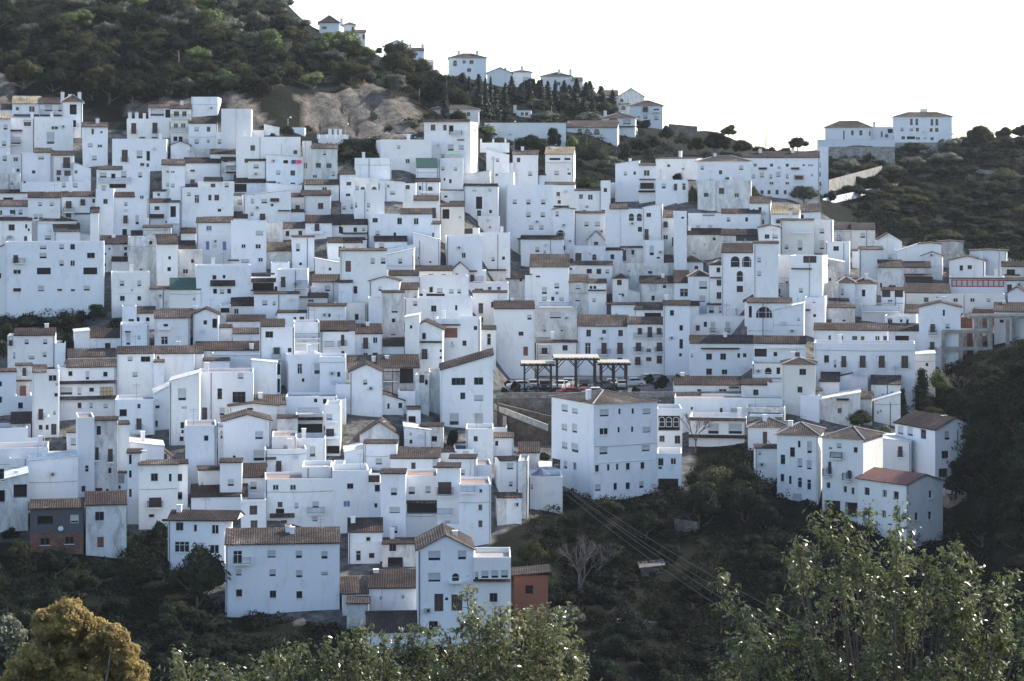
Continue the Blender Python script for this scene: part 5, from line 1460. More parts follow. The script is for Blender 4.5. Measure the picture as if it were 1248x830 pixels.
# ridge: firs, shrubs between the upper villas
for i in range(58):
    u = 543+i*3.55+rv.uniform(-2,2); y = 122+rv.uniform(-14,26); h = rv.uniform(30,46)
    yt = 88+ (u-543)*0.10
    if i % 3 == 1: plant('round', rv.choice(['leafB','leafA','leafG']), u, y, rv.uniform(22,34), rv.uniform(24,36), 'rounded tree among the ridge firs', 'trees and bushes covering the upper slopes'); continue
    plant('fir', 'leafF', u, y, max(24, y-yt-rv.uniform(-8,14)), rv.uniform(13,25), 'pointed dark fir in the ridge row', 'fir trees in the dark row under the ridge')
for (u,y,w,h,k,l) in [(648,190,48,40,'round','leafB'),(674,188,26,48,'round','leafB'),(690,130,36,24,'round','leafG'),(665,152,40,26,'round','leafG'),(715,150,40,22,'bush','leafG'),(697,188,20,34,'round','leafC'),
    (720,205,40,40,'round','leafA'),(745,210,34,30,'round','leafG'),(762,196,26,28,'bush','leafA'),(778,190,30,30,'round','leafB'),(796,188,26,34,'round','leafB'),(768,160,30,26,'round','leafB'),(786,158,26,18,'bush','leafB'),
    (812,175,22,32,'round','leafB'),(832,182,24,30,'round','leafA'),(850,190,30,34,'round','leafB'),(872,192,46,46,'round','leafB'),(888,170,26,26,'round','leafA'),(905,192,34,32,'round','leafB'),(925,195,30,26,'round','leafA'),(938,190,22,18,'bush','leafB'),
    (972,186,32,28,'round','leafB'),(958,190,24,16,'bush','leafB'),(1003,160,8,10,'bush','leafB'),(826,214,26,24,'round','leafB'),(845,250,14,34,'bush','leafA'),(920,255,18,40,'bush','leafA'),
    (980,250,44,36,'round','leafG'),(1012,248,22,22,'bush','leafB'),(728,232,30,18,'bush','leafC'),(712,228,34,20,'bush','leafA'),(755,225,24,14,'bush','leafC'),
    (465,100,26,20,'round','leafC'),(420,112,20,16,'bush','leafG'),(545,130,30,26,'round','leafC'),(530,118,30,24,'round','leafG'),(510,112,26,20,'bush','leafA'),(560,150,30,24,'bush','leafA'),(595,165,30,18,'bush','leafC'),(612,178,36,16,'bush','leafA'),
    (425,198,26,24,'round','leafA'),(440,205,30,20,'bush','leafB'),(455,196,24,18,'bush','leafA'),(408,188,22,14,'bush','leafC'),(462,65,14,16,'round','leafA'),(334,40,24,18,'bush','leafA'),(350,170,24,26,'round','leafB'),(332,175,16,20,'bush','leafB'),
    (374,160,18,14,'bush','leafB'),(455,150,16,20,'bush','leafG'),(345,68,30,22,'round','leafC'),(80,60,44,34,'round','leafA'),(300,95,36,26,'round','leafC'),(340,108,16,10,'bush','leafC'),(500,155,30,14,'bush','leafG')]:
    plant(k, l, u, y, h, w, {'leafA':'olive green','leafB':'dark green','leafG':'grey green','leafC':'bright green'}[l]+' '+('round tree' if k == 'round' else 'low bush')+' above the village', 'trees and bushes covering the upper slopes')
for (u,y,w,h) in [(443,105,9,12),(349,72,16,14),(437,108,8,9)]:
    plant('bush','leafO',u,y,h,w,'small orange yellow shrub on the slope','orange shrubs on the slope')
# right hill
def rh(u, y):
    leaf = rv.choice(['leafB','leafB','leafA','leafG'] if y < 210 else ['leafB','leafB','leafA']); w = rv.uniform(26,52); h = w*rv.uniform(.5,.75)
    plant('round' if w > 32 else 'bush', leaf, u, y+h*.3, h, w, {'leafA':'olive green','leafB':'dark green','leafG':'grey green'}[leaf]+' scrubby '+('shrub' if w > 32 else 'bush')+' on the right hill', 'scrub on the right hill', shrub=w > 32)
scatter(75, [(1040,182),(1110,190),(1130,160),(1290,160),(1290,318),(1180,300),(1110,285),(1060,262),(1040,240),(1010,215)], 20, rh)
for (u,y,w,h,l) in [(1195,185,42,46,'leafA'),(1160,190,40,34,'leafG'),(1222,185,34,30,'leafB'),(1245,185,36,30,'leafB'),(1180,200,36,30,'leafB'),(1140,198,30,20,'leafB')]:
    plant('round', l, u, y, h, w, 'tall dark tree on the right skyline', 'trees on the right skyline')
# inside and below the village
def vt(u, y, small=False):
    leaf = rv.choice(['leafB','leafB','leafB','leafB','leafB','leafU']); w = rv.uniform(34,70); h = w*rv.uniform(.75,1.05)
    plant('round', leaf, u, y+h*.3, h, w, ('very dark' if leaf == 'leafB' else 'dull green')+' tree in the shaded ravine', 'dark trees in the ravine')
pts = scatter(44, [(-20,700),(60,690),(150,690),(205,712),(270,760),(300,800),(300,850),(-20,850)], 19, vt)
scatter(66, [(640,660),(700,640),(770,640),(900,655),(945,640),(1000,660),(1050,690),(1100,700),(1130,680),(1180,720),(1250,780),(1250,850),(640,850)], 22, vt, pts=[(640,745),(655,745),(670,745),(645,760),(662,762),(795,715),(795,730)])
scatter(26, [(1175,470),(1260,440),(1260,700),(1150,680),(1160,600),(1200,560),(1195,500)], 19, vt)
for (u,y,w,h,k,l,lb) in [(1100,512,13,42,'cypress','leafB','tall dark cypress in front of the long terrace house'),(1124,508,26,62,'cypress','leafB','dark pointed tree leaning beside the round green tree'),
    (1148,490,40,52,'round','leafC','light green round tree under the concrete frame'),(1170,510,38,50,'round','leafB','dark tree under the concrete frame'),(1045,525,46,34,'round','leafA','round olive tree behind the stilted ravine house'),
    (1075,532,30,24,'bush','leafG','grey green bush behind the garden wall'),(1140,520,44,36,'round','leafA','dull green tree above the chimney gable house'),(874,632,92,88,'round','leafA','large garden tree with pale tips beside the apartment block'),(905,640,70,70,'round','leafB','dark full tree before the red hat cottage'),
    (852,650,76,84,'round','leafB','broad dark tree left of the pale tipped garden tree'),(912,628,76,86,'round','leafB','broad dark tree right of the pale tipped garden tree'),(850,600,34,40,'round','leafB','dark tree at the corner of the apartment block arches'),(935,655,50,60,'round','leafB','dark tree under the framed window house'),(648,696,46,56,'round','leafA','green tree below the white cube, left of the bare tree'),
    (30,400,60,26,'bush','leafB','dark hedge bush under the big wall at the left edge'),(75,402,60,28,'bush','leafB','dark hedge bush under the middle of the big wall'),(118,396,36,36,'round','leafB','dark tree at the right end of the hedge'),(10,408,40,34,'bush','leafB','dark bush at the far left end of the hedge'),
    (8,430,30,50,'round','leafB','tall dark tree at the left edge beside the low house'),(85,432,26,34,'bush','leafB','dark shrub between hedge and low dark roofed house'),(552,545,24,30,'bush','leafB','dark shrub in the yard under the green framed windows'),
    (240,748,90,110,'round','leafB','large dark tree against the five window house'),(690,775,52,56,'round','leafG','grey green tree right of the orange shed'),(192,660,26,36,'bush','leafB','dark bush against the decaying house'),(25,690,40,44,'bush','leafA','dull bush left of the grey brick shed house'),
    (700,640,30,20,'bush','leafB','dark bush at the foot of the big apartment block'),(740,625,60,26,'bush','leafB','dark hedge at the foot of the apartment block'),(800,625,60,28,'bush','leafB','dark hedge below the last apartment windows'),(1165,560,40,34,'bush','leafB','dark shrub right of the chimney gable house'),
    (826,222,16,16,'bush','leafB','small shrub above the stacked balconies')]:
    plant(k, l, u, y, h, w, lb, None, False)
for i, (u,y,w,h) in enumerate(VILLGREEN):
    plant('bush', ['leafB','leafA','leafU'][i%3], u, y, h, w, 'small garden bush among the houses', 'garden bushes among the houses', Y=(351.5+(480-y)*1.2 if 455 < y < 480 and 600 < u < 850 else None), z=(-(486-HY)/F*349+0.3 if 455 < y < 480 and 600 < u < 850 else None))
# undergrowth: scrub between the trees, nobody could count it
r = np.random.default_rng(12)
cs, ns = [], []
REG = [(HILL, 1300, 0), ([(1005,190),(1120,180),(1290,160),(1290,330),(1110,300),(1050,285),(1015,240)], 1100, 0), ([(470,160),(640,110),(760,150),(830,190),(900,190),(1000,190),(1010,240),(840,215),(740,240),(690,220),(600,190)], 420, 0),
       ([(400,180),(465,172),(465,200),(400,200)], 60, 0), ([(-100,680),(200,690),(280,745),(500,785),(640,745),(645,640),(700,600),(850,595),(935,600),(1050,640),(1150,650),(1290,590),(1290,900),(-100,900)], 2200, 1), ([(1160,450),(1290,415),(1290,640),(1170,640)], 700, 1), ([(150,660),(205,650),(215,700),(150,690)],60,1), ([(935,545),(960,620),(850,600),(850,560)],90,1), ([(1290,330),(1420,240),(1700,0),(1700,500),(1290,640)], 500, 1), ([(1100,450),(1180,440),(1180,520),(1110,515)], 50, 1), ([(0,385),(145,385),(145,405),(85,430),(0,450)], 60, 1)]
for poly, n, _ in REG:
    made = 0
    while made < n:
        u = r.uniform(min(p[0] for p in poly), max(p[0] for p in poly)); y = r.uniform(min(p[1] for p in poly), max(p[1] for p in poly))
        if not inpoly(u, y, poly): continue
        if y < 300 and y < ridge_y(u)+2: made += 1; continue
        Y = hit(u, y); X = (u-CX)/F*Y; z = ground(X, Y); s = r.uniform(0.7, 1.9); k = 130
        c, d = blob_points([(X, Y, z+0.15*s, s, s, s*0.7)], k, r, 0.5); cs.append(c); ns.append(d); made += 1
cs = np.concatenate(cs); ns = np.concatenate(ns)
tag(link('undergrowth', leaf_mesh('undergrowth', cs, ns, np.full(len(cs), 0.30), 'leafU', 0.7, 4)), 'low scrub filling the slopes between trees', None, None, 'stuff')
# ---------------------------------------------------------------- foreground trees
def branchy(name, label, base, tips, Y, leaf, nl, lsz, seed, spread=0.35, cat='tree'):
    """base and tips in metres (x,y,z); every tip gets a limb of its own with leafy twigs"""
    rr = random.Random(seed); r = np.random.default_rng(seed); root = empty(name, base); B0 = Vector(base); g = MB()
    hub = Vector((0,0,0)); top = Vector((0,0,0))
    for t in tips: top += (Vector(t)-B0)/len(tips)
    fork = top*0.42; g.tube((0,0,-1), fork*0.5, 0.16, 0.12, 'bark', 8); g.tube(fork*0.5, fork, 0.12, 0.09, 'bark', 8)
    C, Nn, T = [], [], []
    ext = []
    for t in tips:
        for _ in range(1): ext.append((t[0]+rr.uniform(-.32,.32), t[1]+rr.uniform(-.6,.6), t[2]-rr.uniform(0.3,1.0)))
    for t in list(tips)+ext:
        e = Vector(t)-B0; mid = fork+(e-fork)*0.5+Vector((rr.uniform(-.15,.15), rr.uniform(-.15,.15), -0.12*(e-fork).length))
        pts = []
        for i in range(9):
            s = i/8; pts.append(fork*(1-s)**2+mid*2*s*(1-s)+e*s*s)
        for i in range(8): g.tube(pts[i], pts[i+1], 0.030*(1-i/9)+0.003, 0.030*(1-(i+1)/9)+0.003, 'bark', 5)
        L = (e-fork).length
        for k in range(nl):
            s = 1-rr.random()*0.07; i = min(7, int(s*8)); p = pts[i].lerp(pts[i+1], s*8-i)
            ax = (pts[i+1]-pts[i]).normalized(); rad = spread*(0.55+(1-s)*14)
            dirv = Vector((rr.gauss(0,1), rr.gauss(0,1), rr.gauss(0.3,0.8))).normalized(); tw = dirv*rad*rr.uniform(0.3,1.0)+ax*0.06
            if k % 4 == 0: g.tube(p, p+tw, 0.005, 0.0025, 'bark', 3)
            for q in range(5):
                f = rr.uniform(0.35, 1.08); C.append(tuple(p+tw*f+Vector((rr.gauss(0,.015), rr.gauss(0,.015), rr.gauss(0,.015))))); Nn.append(tuple((dirv+Vector((0,0,0.6))).normalized()))
    C = np.array(C); Nn = np.array(Nn)
    g.build('trunk', root)
    link('crown', leaf_mesh('crown', C, Nn, np.full(len(C), lsz), leaf, 0.36, seed), root)
    tag(root, label, cat); return root
def tip(u, y, Y, j=0.0): v = P(u, y, Y); return (v.x, v.y+rnd.uniform(-j, j), v.z)
Yf = 27.0
tr = [(1062,628),(1040,640),(1016,632),(1002,645),(1098,655),(1108,628),(1080,650),(972,668),(985,690),(1000,700),(1028,668),(1050,670),(1128,675),(1147,668),(1172,668),(1190,690),(1212,692),(1160,700),(1135,700),(1110,690),(886,712),(895,730),(912,752),(925,772),(1218,722),(1240,738),(1262,750),(1200,730),(1170,735),(1140,735),(1100,725),(1060,715),(1030,730),(1010,750),(975,760),(955,790),(930,805),(900,800),(880,822),(1080,760),(1120,770),(1160,775),(1200,775),(1240,790),(1280,790),(1050,780),(1000,800),(960,825),(1100,810),(1150,815),(1200,820),(1250,830),(1030,830),(920,840),(990,775),(1060,745),(1230,760),(1300,830)]
rnd.seed(5)
bx = P(1095, 1000, Yf); gz = ground(bx.x, Yf)
branchy('broadleaf_tree', 'glossy leaved tree filling the lower right corner before the cottages', (bx.x, Yf, gz), [tip(u, y, Yf, 0.8) for u, y in tr], Yf, 'leafN', 32, 0.078, 3, 0.27)
Yc = 30.0
tc_ = [(206,806),(228,795),(240,812),(262,815),(290,805),(308,815),(285,822),(332,800),(345,782),(360,800),(375,778),(352,800),(400,778),(420,770),(438,765),(450,775),(470,768),(485,778),(505,765),(520,772),(535,790),(548,770),(562,750),(572,742),(583,735),(592,748),(604,752),(612,745),(600,770),(585,775),(630,768),(640,752),(655,745),(672,742),(683,738),(660,760),(690,765),(700,780),(704,800),(680,790),(650,790),(620,795),(560,800),(520,805),(480,805),(440,800),(400,805),(380,815),(460,820),(500,828),(550,825),(600,820),(640,820),(680,822),(700,830),(345,825),(310,835),(250,835),(420,830),(568,722),(610,728)]
for nm, lab, sel, ub in (('broadleaf_shrub', 'glossy leaved shrub tips at the bottom edge left of the lowest houses', lambda u: u < 395, 300), ('broadleaf_shrub', 'leafy shrub with white glints before the lowest house roofs', lambda u: 395 <= u < 545, 470), ('broadleaf_shrub', 'tallest glossy foreground shrub before the shuttered gable house', lambda u: u >= 545, 620)):
    bx = P(ub, 1000, Yc); s_ = [tip(u, y+6, Yc, 0.6) for u, y in tc_ if sel(u)]
    branchy(nm, lab, (bx.x, Yc, ground(bx.x, Yc)), s_, Yc, 'leafN', 34, 0.08, 8+ub, 0.30, 'shrub')
# yellow tree and grey green neighbour, lower left
def big_tree(name, label, blobs, base_u, Y, n, size, leaf, seed, barkm='palebark', core=0.86):
    bx = P(base_u, 1000, Y); gz = ground(bx.x, Y); root = empty(name, (bx.x, Y, gz))
    bl = []
    for (u, y, rr_) in blobs:
        p = P(u, y, Y); k = Y/F; r1 = rr_*k; bl.append((p.x-bx.x, rnd.uniform(-1,1)*r1*0.8, p.z-gz, r1, r1, r1*0.9))
    sub = []
    q = random.Random(seed)
    for b in bl:
        sub.append(b)
        for _ in range(16):
            a = q.random()*6.28; e = q.uniform(-0.2,1.5); s = b[3]*q.uniform(.24,.4)
            sub.append((b[0]+b[3]*.85*math.cos(a)*math.cos(e), b[1]+b[3]*.85*math.sin(a)*math.cos(e), b[2]+b[5]*.85*math.sin(e), s, s, s*.8))
    link('crown', crown_mesh('crown', sub, n, size, leaf, seed, 0.35, core), root)
    g = MB(); H = bl[0][2]
    g.tube((0,0,-1), (0.1,0,H*0.45), 0.32, 0.22, barkm, 9)
    for b in bl: 
        g.tube((0.1,0,H*0.45), (b[0]*.6,b[1]*.6,H*.45+(b[2]-H*.45)*.6), 0.14, 0.09, barkm, 6); g.tube((b[0]*.6,b[1]*.6,H*.45+(b[2]-H*.45)*.6), (b[0],b[1],b[2]), 0.09, 0.04, barkm, 6)
    g.build('trunk', root); tag(root, label, 'tree'); return root
big_tree('yellow_tree', 'rounded golden yellow tree in the lower left corner', [(85,758,28),(60,762,22),(110,782,26),(140,775,16),(152,800,18),(125,815,26),(155,825,22),(75,795,34),(50,805,26),(95,835,34),(30,822,24),(20,838,22),(175,845,16)], 90, 95.0, 52000, 0.14, 'leafY', 31)
big_tree('leafy_tree', 'dull grey green tree at the left edge behind the yellow tree', [(5,775,26),(-20,790,26),(20,800,22),(0,820,30)], 0, 120.0, 9000, 0.22, 'leafG', 33, 'bark')
# bare trees
def bare_tree(u, ybase, hpx, label, seed, mat='twig'):
    Y = hit(u, ybase); X = (u-CX)/F*Y; z = ground(X, Y); h = hpx*Y/F; rr = random.Random(seed); root = empty('bare_tree', (X, Y, z)); g = MB(); tw = MB()
    def grow(p, d, L, r_, n, mb):
        q = p+d*L; mb.tube(p, q, r_, r_*.65, mat, 5)
        if n == 0: return
        for _ in range(3 if n > 1 else 4):
            a = (d+Vector((rr.gauss(0,.42), rr.gauss(0,.42), rr.gauss(0.1,.25)))).normalized(); grow(q, a, L*rr.uniform(.6,.85), r_*.62, n-1, tw)
    grow(Vector((0,0,-.3)), Vector((0,0,1)), h*.28, h*.022, 5, g)
    g.build('trunk', root); tw.build('branches', root); tag(root, label, 'bare tree')
bare_tree(705, 745, 95, 'pale bare tree behind the orange shed in the ravine', 1)
bare_tree(728, 715, 66, 'smaller bare pinkish tree below the apartment block', 2)
bare_tree(848, 552, 56, 'bare twiggy tree at the corner of the long red ledges', 4)
bare_tree(1172, 492, 44, 'reddish bare shrub below the concrete frame', 6)

# ---------------------------------------------------------------- parking terrace
def box_thing(name, label, cat, parts): 
    pass
YT0, YT1 = 349.0, 396.0; ZT = -(486-HY)/F*YT0
def at(u, Y, z=ZT): return Vector(((u-CX)/F*Y, Y, z))
g = MB()
a0, a1 = at(602,YT0), at(905,YT0+3); b0, b1 = at(590,YT1+3), at(935,YT1+3)
top = [a0, a1, b1, b0]
g.prism([(p.x,p.y,ZT-16) for p in top], (0,0,15.9), 'darkstone'); g.prism([(p.x,p.y,ZT-0.1) for p in top], (0,0,0.1), 'asphalt')
tag(g.build('parking_terrace'), 'paved parking terrace held up by a rough stone wall', None, None, 'structure')
def sbox(mb, c, dx, dy, z0, z1, mat): mb.box(c[0]-dx/2, c[0]+dx/2, c[1]-dy/2, c[1]+dy/2, z0, z1, mat)
# parapet wall along the front of the terrace and beam
g = MB(); p, q = at(604,YT0+0.2), at(905,YT0+3.2)
n = 10
dv = (q-p); g.prism([(p.x,p.y,ZT),(q.x,q.y,ZT),(q.x,q.y,ZT+0.9),(p.x,p.y,ZT+0.9)], (0,0.35,0), 'stone')
tag(g.build('parapet_wall'), 'rough stone parapet along the parking terrace edge', 'wall')
root = empty('concrete_beam', at(602, YT0-1.6)); g = MB(); g2 = MB()
e = at(668, YT0-8)-at(602, YT0-1.6)
g.prism([(0,0,-1.6),(e.x,e.y,-4.3),(e.x,e.y,-3.3),(0,0,-0.7)], (0,0.8,0), 'concrete')
g.build('beam', root)
for k in (0.02, 0.10, 0.2): 
    g2 = MB(); g2.box(e.x*k-0.3, e.x*k+0.3, e.y*k+0.1, e.y*k+0.6, -13, -1.9-k*2.6, 'concrete'); g2.build('pillar', root)
tag(root, 'sloping concrete beam on pillars beside the apartment block', 'beam')
g = MB(); p, q = at(606, YT0-2.2), at(673, YT0-2.2); g.prism([(p.x,p.y,ZT-15),(q.x,q.y,ZT-15),(q.x,q.y,ZT-2.6),(p.x,p.y,ZT-0.5)], (0,1.5,0), 'brownstone')
tag(g.build('retaining_wall'), 'tall brown rubble wall left of the big apartment block', 'wall')
def wall_line(u0, y0, u1, y1, h, mat, label, name='garden_wall', cat='wall', th=0.4, Y=None):
    g = MB(); A = P(u0, y0, Y or hit(u0, y0)); Bq = P(u1, y1, Y or hit(u1, y1)); n = 6
    for i in range(n):
        s, t = A.lerp(Bq, i/n), A.lerp(Bq, (i+1)/n)
        s.z = A.z+(Bq.z-A.z)*i/n; t.z = A.z+(Bq.z-A.z)*(i+1)/n
        g.prism([(s.x,s.y,s.z-1.2),(t.x,t.y,t.z-1.2),(t.x,t.y,t.z+h),(s.x,s.y,s.z+h)], (0,th,0), mat)
    tag(g.build(name), label, cat)
wall_line(700, 447+20, 900, 447+16, 1.0, 'concrete', 'low kerb wall between cars and planting on the parking terrace', Y=378)
# pergolas: posts, braces, beams, slatted canvas roof
def pergola(u0, u1, Y, dpt, top_px, label, slant=0.0):
    z1 = -(top_px-HY)/F*Y - ZT; x0, x1 = (u0-CX)/F*Y, (u1-CX)/F*Y; root = empty('pergola', (x0, Y, ZT)); W = x1-x0
    tag(root, label, 'pergola', 'timber pergolas shading the parked cars')
    nx = 3
    for i in range(nx):
        for j in (0, 1):
            g = MB(); x = 0.3+(W-0.6)*i/(nx-1); y = j*dpt
            g.box(x-0.14, x+0.14, y-0.14, y+0.14, 0, z1-0.3, 'timber'); g.build('post', root)
            for s in (-1, 1):
                if 0 < x+s*1.2 < W: g = MB(); g.tube((x, y, z1-1.6), (x+s*1.2, y, z1-0.35), 0.09, 0.09, 'timber', 4); g.build('brace', root)
    for y in (0, dpt): g = MB(); g.box(-0.4, W+0.4, y-0.14, y+0.14, z1-0.3, z1, 'timber'); g.build('beam', root)
    g = MB(); n = int(W/0.5)
    for i in range(n+1): g.box(W*i/n-0.05, W*i/n+0.05, -0.6, dpt+0.6, z1+0.003, z1+0.18, 'timber')
    g.build('rafter_rack', root)
    g = MB(); g.box(-0.3, W+0.3, -0.7, dpt+0.7, z1+0.185, z1+0.22, 'canopy'); g.build('roof', root)
pergola(637, 674, 362, 5.5, 444, 'left pergola, lowest and smallest of the three')
pergola(677, 728, 360, 6.5, 437, 'middle pergola, the tallest with braced posts')
pergola(731, 766, 363, 5.5, 443, 'right pergola beside the middle one')
# cars
def car_protos():
    prof = [(-2.05,0.35),(-2.05,0.75),(-1.95,0.92),(-1.15,1.0),(-0.55,1.42),(0.85,1.46),(1.55,1.02),(1.95,0.95),(2.05,0.7),(2.05,0.35)]
    body = MB(); w = 0.84
    body.prism([(x, -w, z) for x, z in prof], (0, 2*w, 0), 'PAINT')
    gl = MB()
    gl.poly([(-1.02,-w-0.004,1.03),(1.42,-w-0.004,1.05),(0.82,-w-0.004,1.38),(-0.52,-w-0.004,1.35)], 'glass'); gl.poly([(-1.02,w+0.004,1.03),(1.42,w+0.004,1.05),(0.82,w+0.004,1.38),(-0.52,w+0.004,1.35)], 'glass')
    gl.poly([(-1.12,-w+.1,1.035),(-0.585,-w+.1,1.41),(-0.585,w-.1,1.41),(-1.12,w-.1,1.035)], 'glass'); gl.poly([(1.54,-w+.1,1.04),(0.90,-w+.1,1.44),(0.90,w-.1,1.44),(1.54,w-.1,1.04)], 'glass')
    wh = MB(); wh.tube((0,-0.1,0),(0,0.1,0),0.32,0.32,'rubber',14); wh.tube((0,-0.105,0),(0,0.105,0),0.19,0.19,'metal',10)
    hl = MB(); hl.box(-0.03,0.03,-0.16,0.16,-0.07,0.07,'lens'); tl = MB(); tl.box(-0.03,0.03,-0.12,0.12,-0.1,0.1,'taillens'); bpm = MB(); bpm.box(-2.12,-2.051,-0.75,0.75,0.32,0.5,'iron'); bpm.box(2.051,2.12,-0.75,0.75,0.32,0.5,'iron')
    MAT['PAINT'] = CARP[0]
    return body, gl.mesh('windows'), wh.mesh('wheel'), hl.mesh('headlight'), tl.mesh('tail_light'), bpm.mesh('bumper')
MAT['PAINT'] = CARP[0]
cb, cg, cw, chl, ctl, cbp = car_protos(); CBODY = []
for c in CARP: MAT['PAINT'] = c; CBODY.append(cb.mesh('body'))
CN = ['white','silver','black','dark blue','red','grey']
def car(X, Y, z, rz, ci, label, group):
    root = empty('parked_car', (X, Y, z), rz); tag(root, label, 'car', group)
    link('body', CBODY[ci], root); link('window_glass', cg, root); link('bumper', cbp, root)
    for x in (-1.3, 1.3):
        for y in (-0.8, 0.8): link('wheel', cw, root, Matrix.Translation((x, y, 0.32)))
    for y in (-0.62, 0.62): link('headlight', chl, root, Matrix.Translation((-2.04, y, 0.72))); link('tail_light', ctl, root, Matrix.Translation((2.04, y, 0.78)))
cars = [(633,366,0.3,0,'behind the left pergola post'),(651,368,1.5,1,'under the left pergola'),(664,366,1.5,2,'at the right end of the left pergola'),(684,366,1.2,0,'under the middle pergola on its left'),(693,371,1.4,1,'behind the middle pergola, left half'),(713,369,1.5,2,'behind the middle pergola, right half'),
        (733,366,0.5,5,'between middle and right pergolas'),(746,370,1.5,0,'under the right pergola'),(759,367,1.5,1,'right of the right pergola post'),(771,372,0.2,0,'van like, last before the bushes'),(694,353.5,0.05,4,'near the parapet below the middle pergola'),(712,353.6,0.1,4,'second at the parapet beside the planted tub'),(724,353.4,0,0,'at the parapet right of the red ones'),
        (788,380,0.1,1,'by the shop fronts'),(802,381,3.2,0,'by the balconied house doors')]
for u, Y, rz, ci, w in cars: v = at(u, Y); car(v.x, v.y, ZT, rz, ci, CN[ci]+' car '+w, 'cars parked on the terrace')
for u, ci, w in ((483,1,'leftmost of three by the cliff road'),(499,0,'middle of three by the cliff road'),(513,2,'nearest the tower house by the cliff road')):
    Y = 456; X = (u-CX)/F*Y; car(X, Y, -(169.5-HY)/F*Y, 0.15, ci, CN[ci]+' car '+w, 'cars on the cliff road')
g = MB(); 
pp = [(u, (u-CX)/F*454) for u in (330,400,470,530,560)]
for i in range(len(pp)-1):
    z0 = -(170.5-HY)/F*456; g.prism([(pp[i][1],450,z0-6),(pp[i+1][1],450,z0-6),(pp[i+1][1],460,z0-6),(pp[i][1],460,z0-6)], (0,0,6), 'asphalt')
tag(g.build('cliff_road'), 'road ledge at the foot of the cliff', None, None, 'structure')
# white posts wall along the upper road
for k, (u0, u1) in enumerate(((388,418),)):
    root = empty('parapet_wall', ((u0-CX)/F*450, 449.6, -(177-HY)/F*450)); W = (u1-u0)/F*450; g = MB(); g.box(0,W,0,0.3,-1.5,1.3,'white'); g.build('wall', root)
    for i in range(4): g = MB(); g.box(W*i/3-0.25,W*i/3+0.25,-0.06,0.36,1.303,2.2,'white'); g.build('pillar', root)
    tag(root, 'white parapet with stub pillars beside the cliff road', 'wall')
root = empty('parapet_wall', ((585-CX)/F*452, 451.6, -(177-HY)/F*452)); g = MB(); g.box(0,6,0,0.3,-1.5,0.5,'white'); g.build('wall', root)
for i in range(3): g = MB(); g.box(i*2.5,i*2.5+.4,-0.06,0.36,0.503,1.3,'white'); g.build('pillar', root)
tag(root, 'short white parapet with pillars right of the tower house', 'wall')
# concrete frame of an unfinished building, brick walls behind
root = empty('concrete_frame', (0,0,0)); Yq = 372.0
def fx(u): return (u-CX)/F*Yq
def fz(y): return -(y-HY)/F*Yq
tag(root, 'bare concrete frame of posts and beams right of the brick wall', 'building frame')
for (u, y0, y1, dy) in ((1150,405,436,0),(1171,406,440,0),(1182,407,436,4),(1189,388,440,0),(1201,389,440,4),(1207,389,436,0),(1212,389,436,4),(1228,389,420,0),(1242,389,415,4)):
    g = MB(); g.box(fx(u)-0.3, fx(u)+0.3, Yq+dy-0.3, Yq+dy+0.3, fz(y1)-4, fz(y0), 'concrete'); g.build('post', root)
for (u0, u1, y, dy) in ((1148,1208,406,0),(1180,1262,388,0),(1150,1208,427,0),(1180,1262,388,4),(1170,1210,406,4)):
    g = MB(); g.box(fx(u0), fx(u1), Yq+dy-0.32, Yq+dy+0.32, fz(y)+0.003, fz(y)+0.55, 'concrete'); g.build('beam', root)
# orange shed
def shed(u0, u1, yt, yb, Y, mat, label, win, dpt=5, roofm='concrete', side=0.0):
    x0 = (u0-CX)/F*Y; W = (u1-u0)/F*Y; z0 = -(yb-HY)/F*Y; H = (yb-yt)/F*Y; root = empty('shed', (x0, Y, z0)); g = MB()
    gd = facade(g, W, -2, H, [(W*a, H*b_, 0.9, 1.0, 0.2) for a, b_ in win], mat); g.poly([(0,0,-2),(0,dpt,-2),(0,dpt,H),(0,0,H)], mat); g.poly([(W,0,-2),(W,0,H),(W,dpt,H),(W,dpt,-2)], mat); g.poly([(0,dpt,-2),(W,dpt,-2),(W,dpt,H),(0,dpt,H)], mat)
    g.build('wall', root); g = MB(); g.prism([(-0.3,-0.3,H-0.1),(W+0.3,-0.3,H+0.3),(W+0.3,-0.3,H+0.45),(-0.3,-0.3,H+0.05)], (0,dpt+0.6,0), roofm); g.build('roof', root)
    for q in gd: link('window', win_meshes('w',0.9,1.0)[0], root, Matrix.Translation(((q[0]+q[1])/2, 0.19, (q[2]+q[3])/2)))
    tag(root, label, 'shed')
shed(626, 668, 701, 745, 264, 'orange', 'small orange rendered shed right of the lowest white houses', [(0.45,0.6)], 5, 'D')
shed(782, 808, 692, 712, 288, 'darkstone', 'ruined pale roofed hut among the ravine trees', [(0.5,0.5)], 4, 'darkstone')
wall_line(752, 772, 838, 778, 1.7, 'darkstone', 'long curved stone terrace wall low in the ravine', 'stone_wall')
wall_line(822, 652, 850, 656, 2.2, 'darkstone', 'short pale stone wall under the bare trees', 'stone_wall')
wall_line(275, 735, 300, 742, 1.6, 'stone', 'stub of stone wall left of the long speckled roof house', 'stone_wall')
wall_line(1140, 602, 1205, 592, 0.6, 'concrete', 'low pale yard wall right of the red brown cottage', 'garden_wall')
wall_line(1150, 618, 1178, 614, 1.6, 'stone', 'pale stone trough wall below the yard right of the cottage', 'stone_wall')
wall_line(1003, 244, 1095, 224, 0.35, 'white', 'white edge wall climbing the right hill road', 'garden_wall')
wall_line(1010, 232, 1075, 214, 2.4, 'palestone', 'ochre bank wall above the right hill road', 'stone_wall')
wall_line(1180, 208, 1250, 218, 0.8, 'palestone', 'faint pale track wall across the right hill', 'stone_wall')
wall_line(815, 165, 850, 168, 3.0, 'darkstone', 'dark stone wall right of the ridge villa group', 'stone_wall')
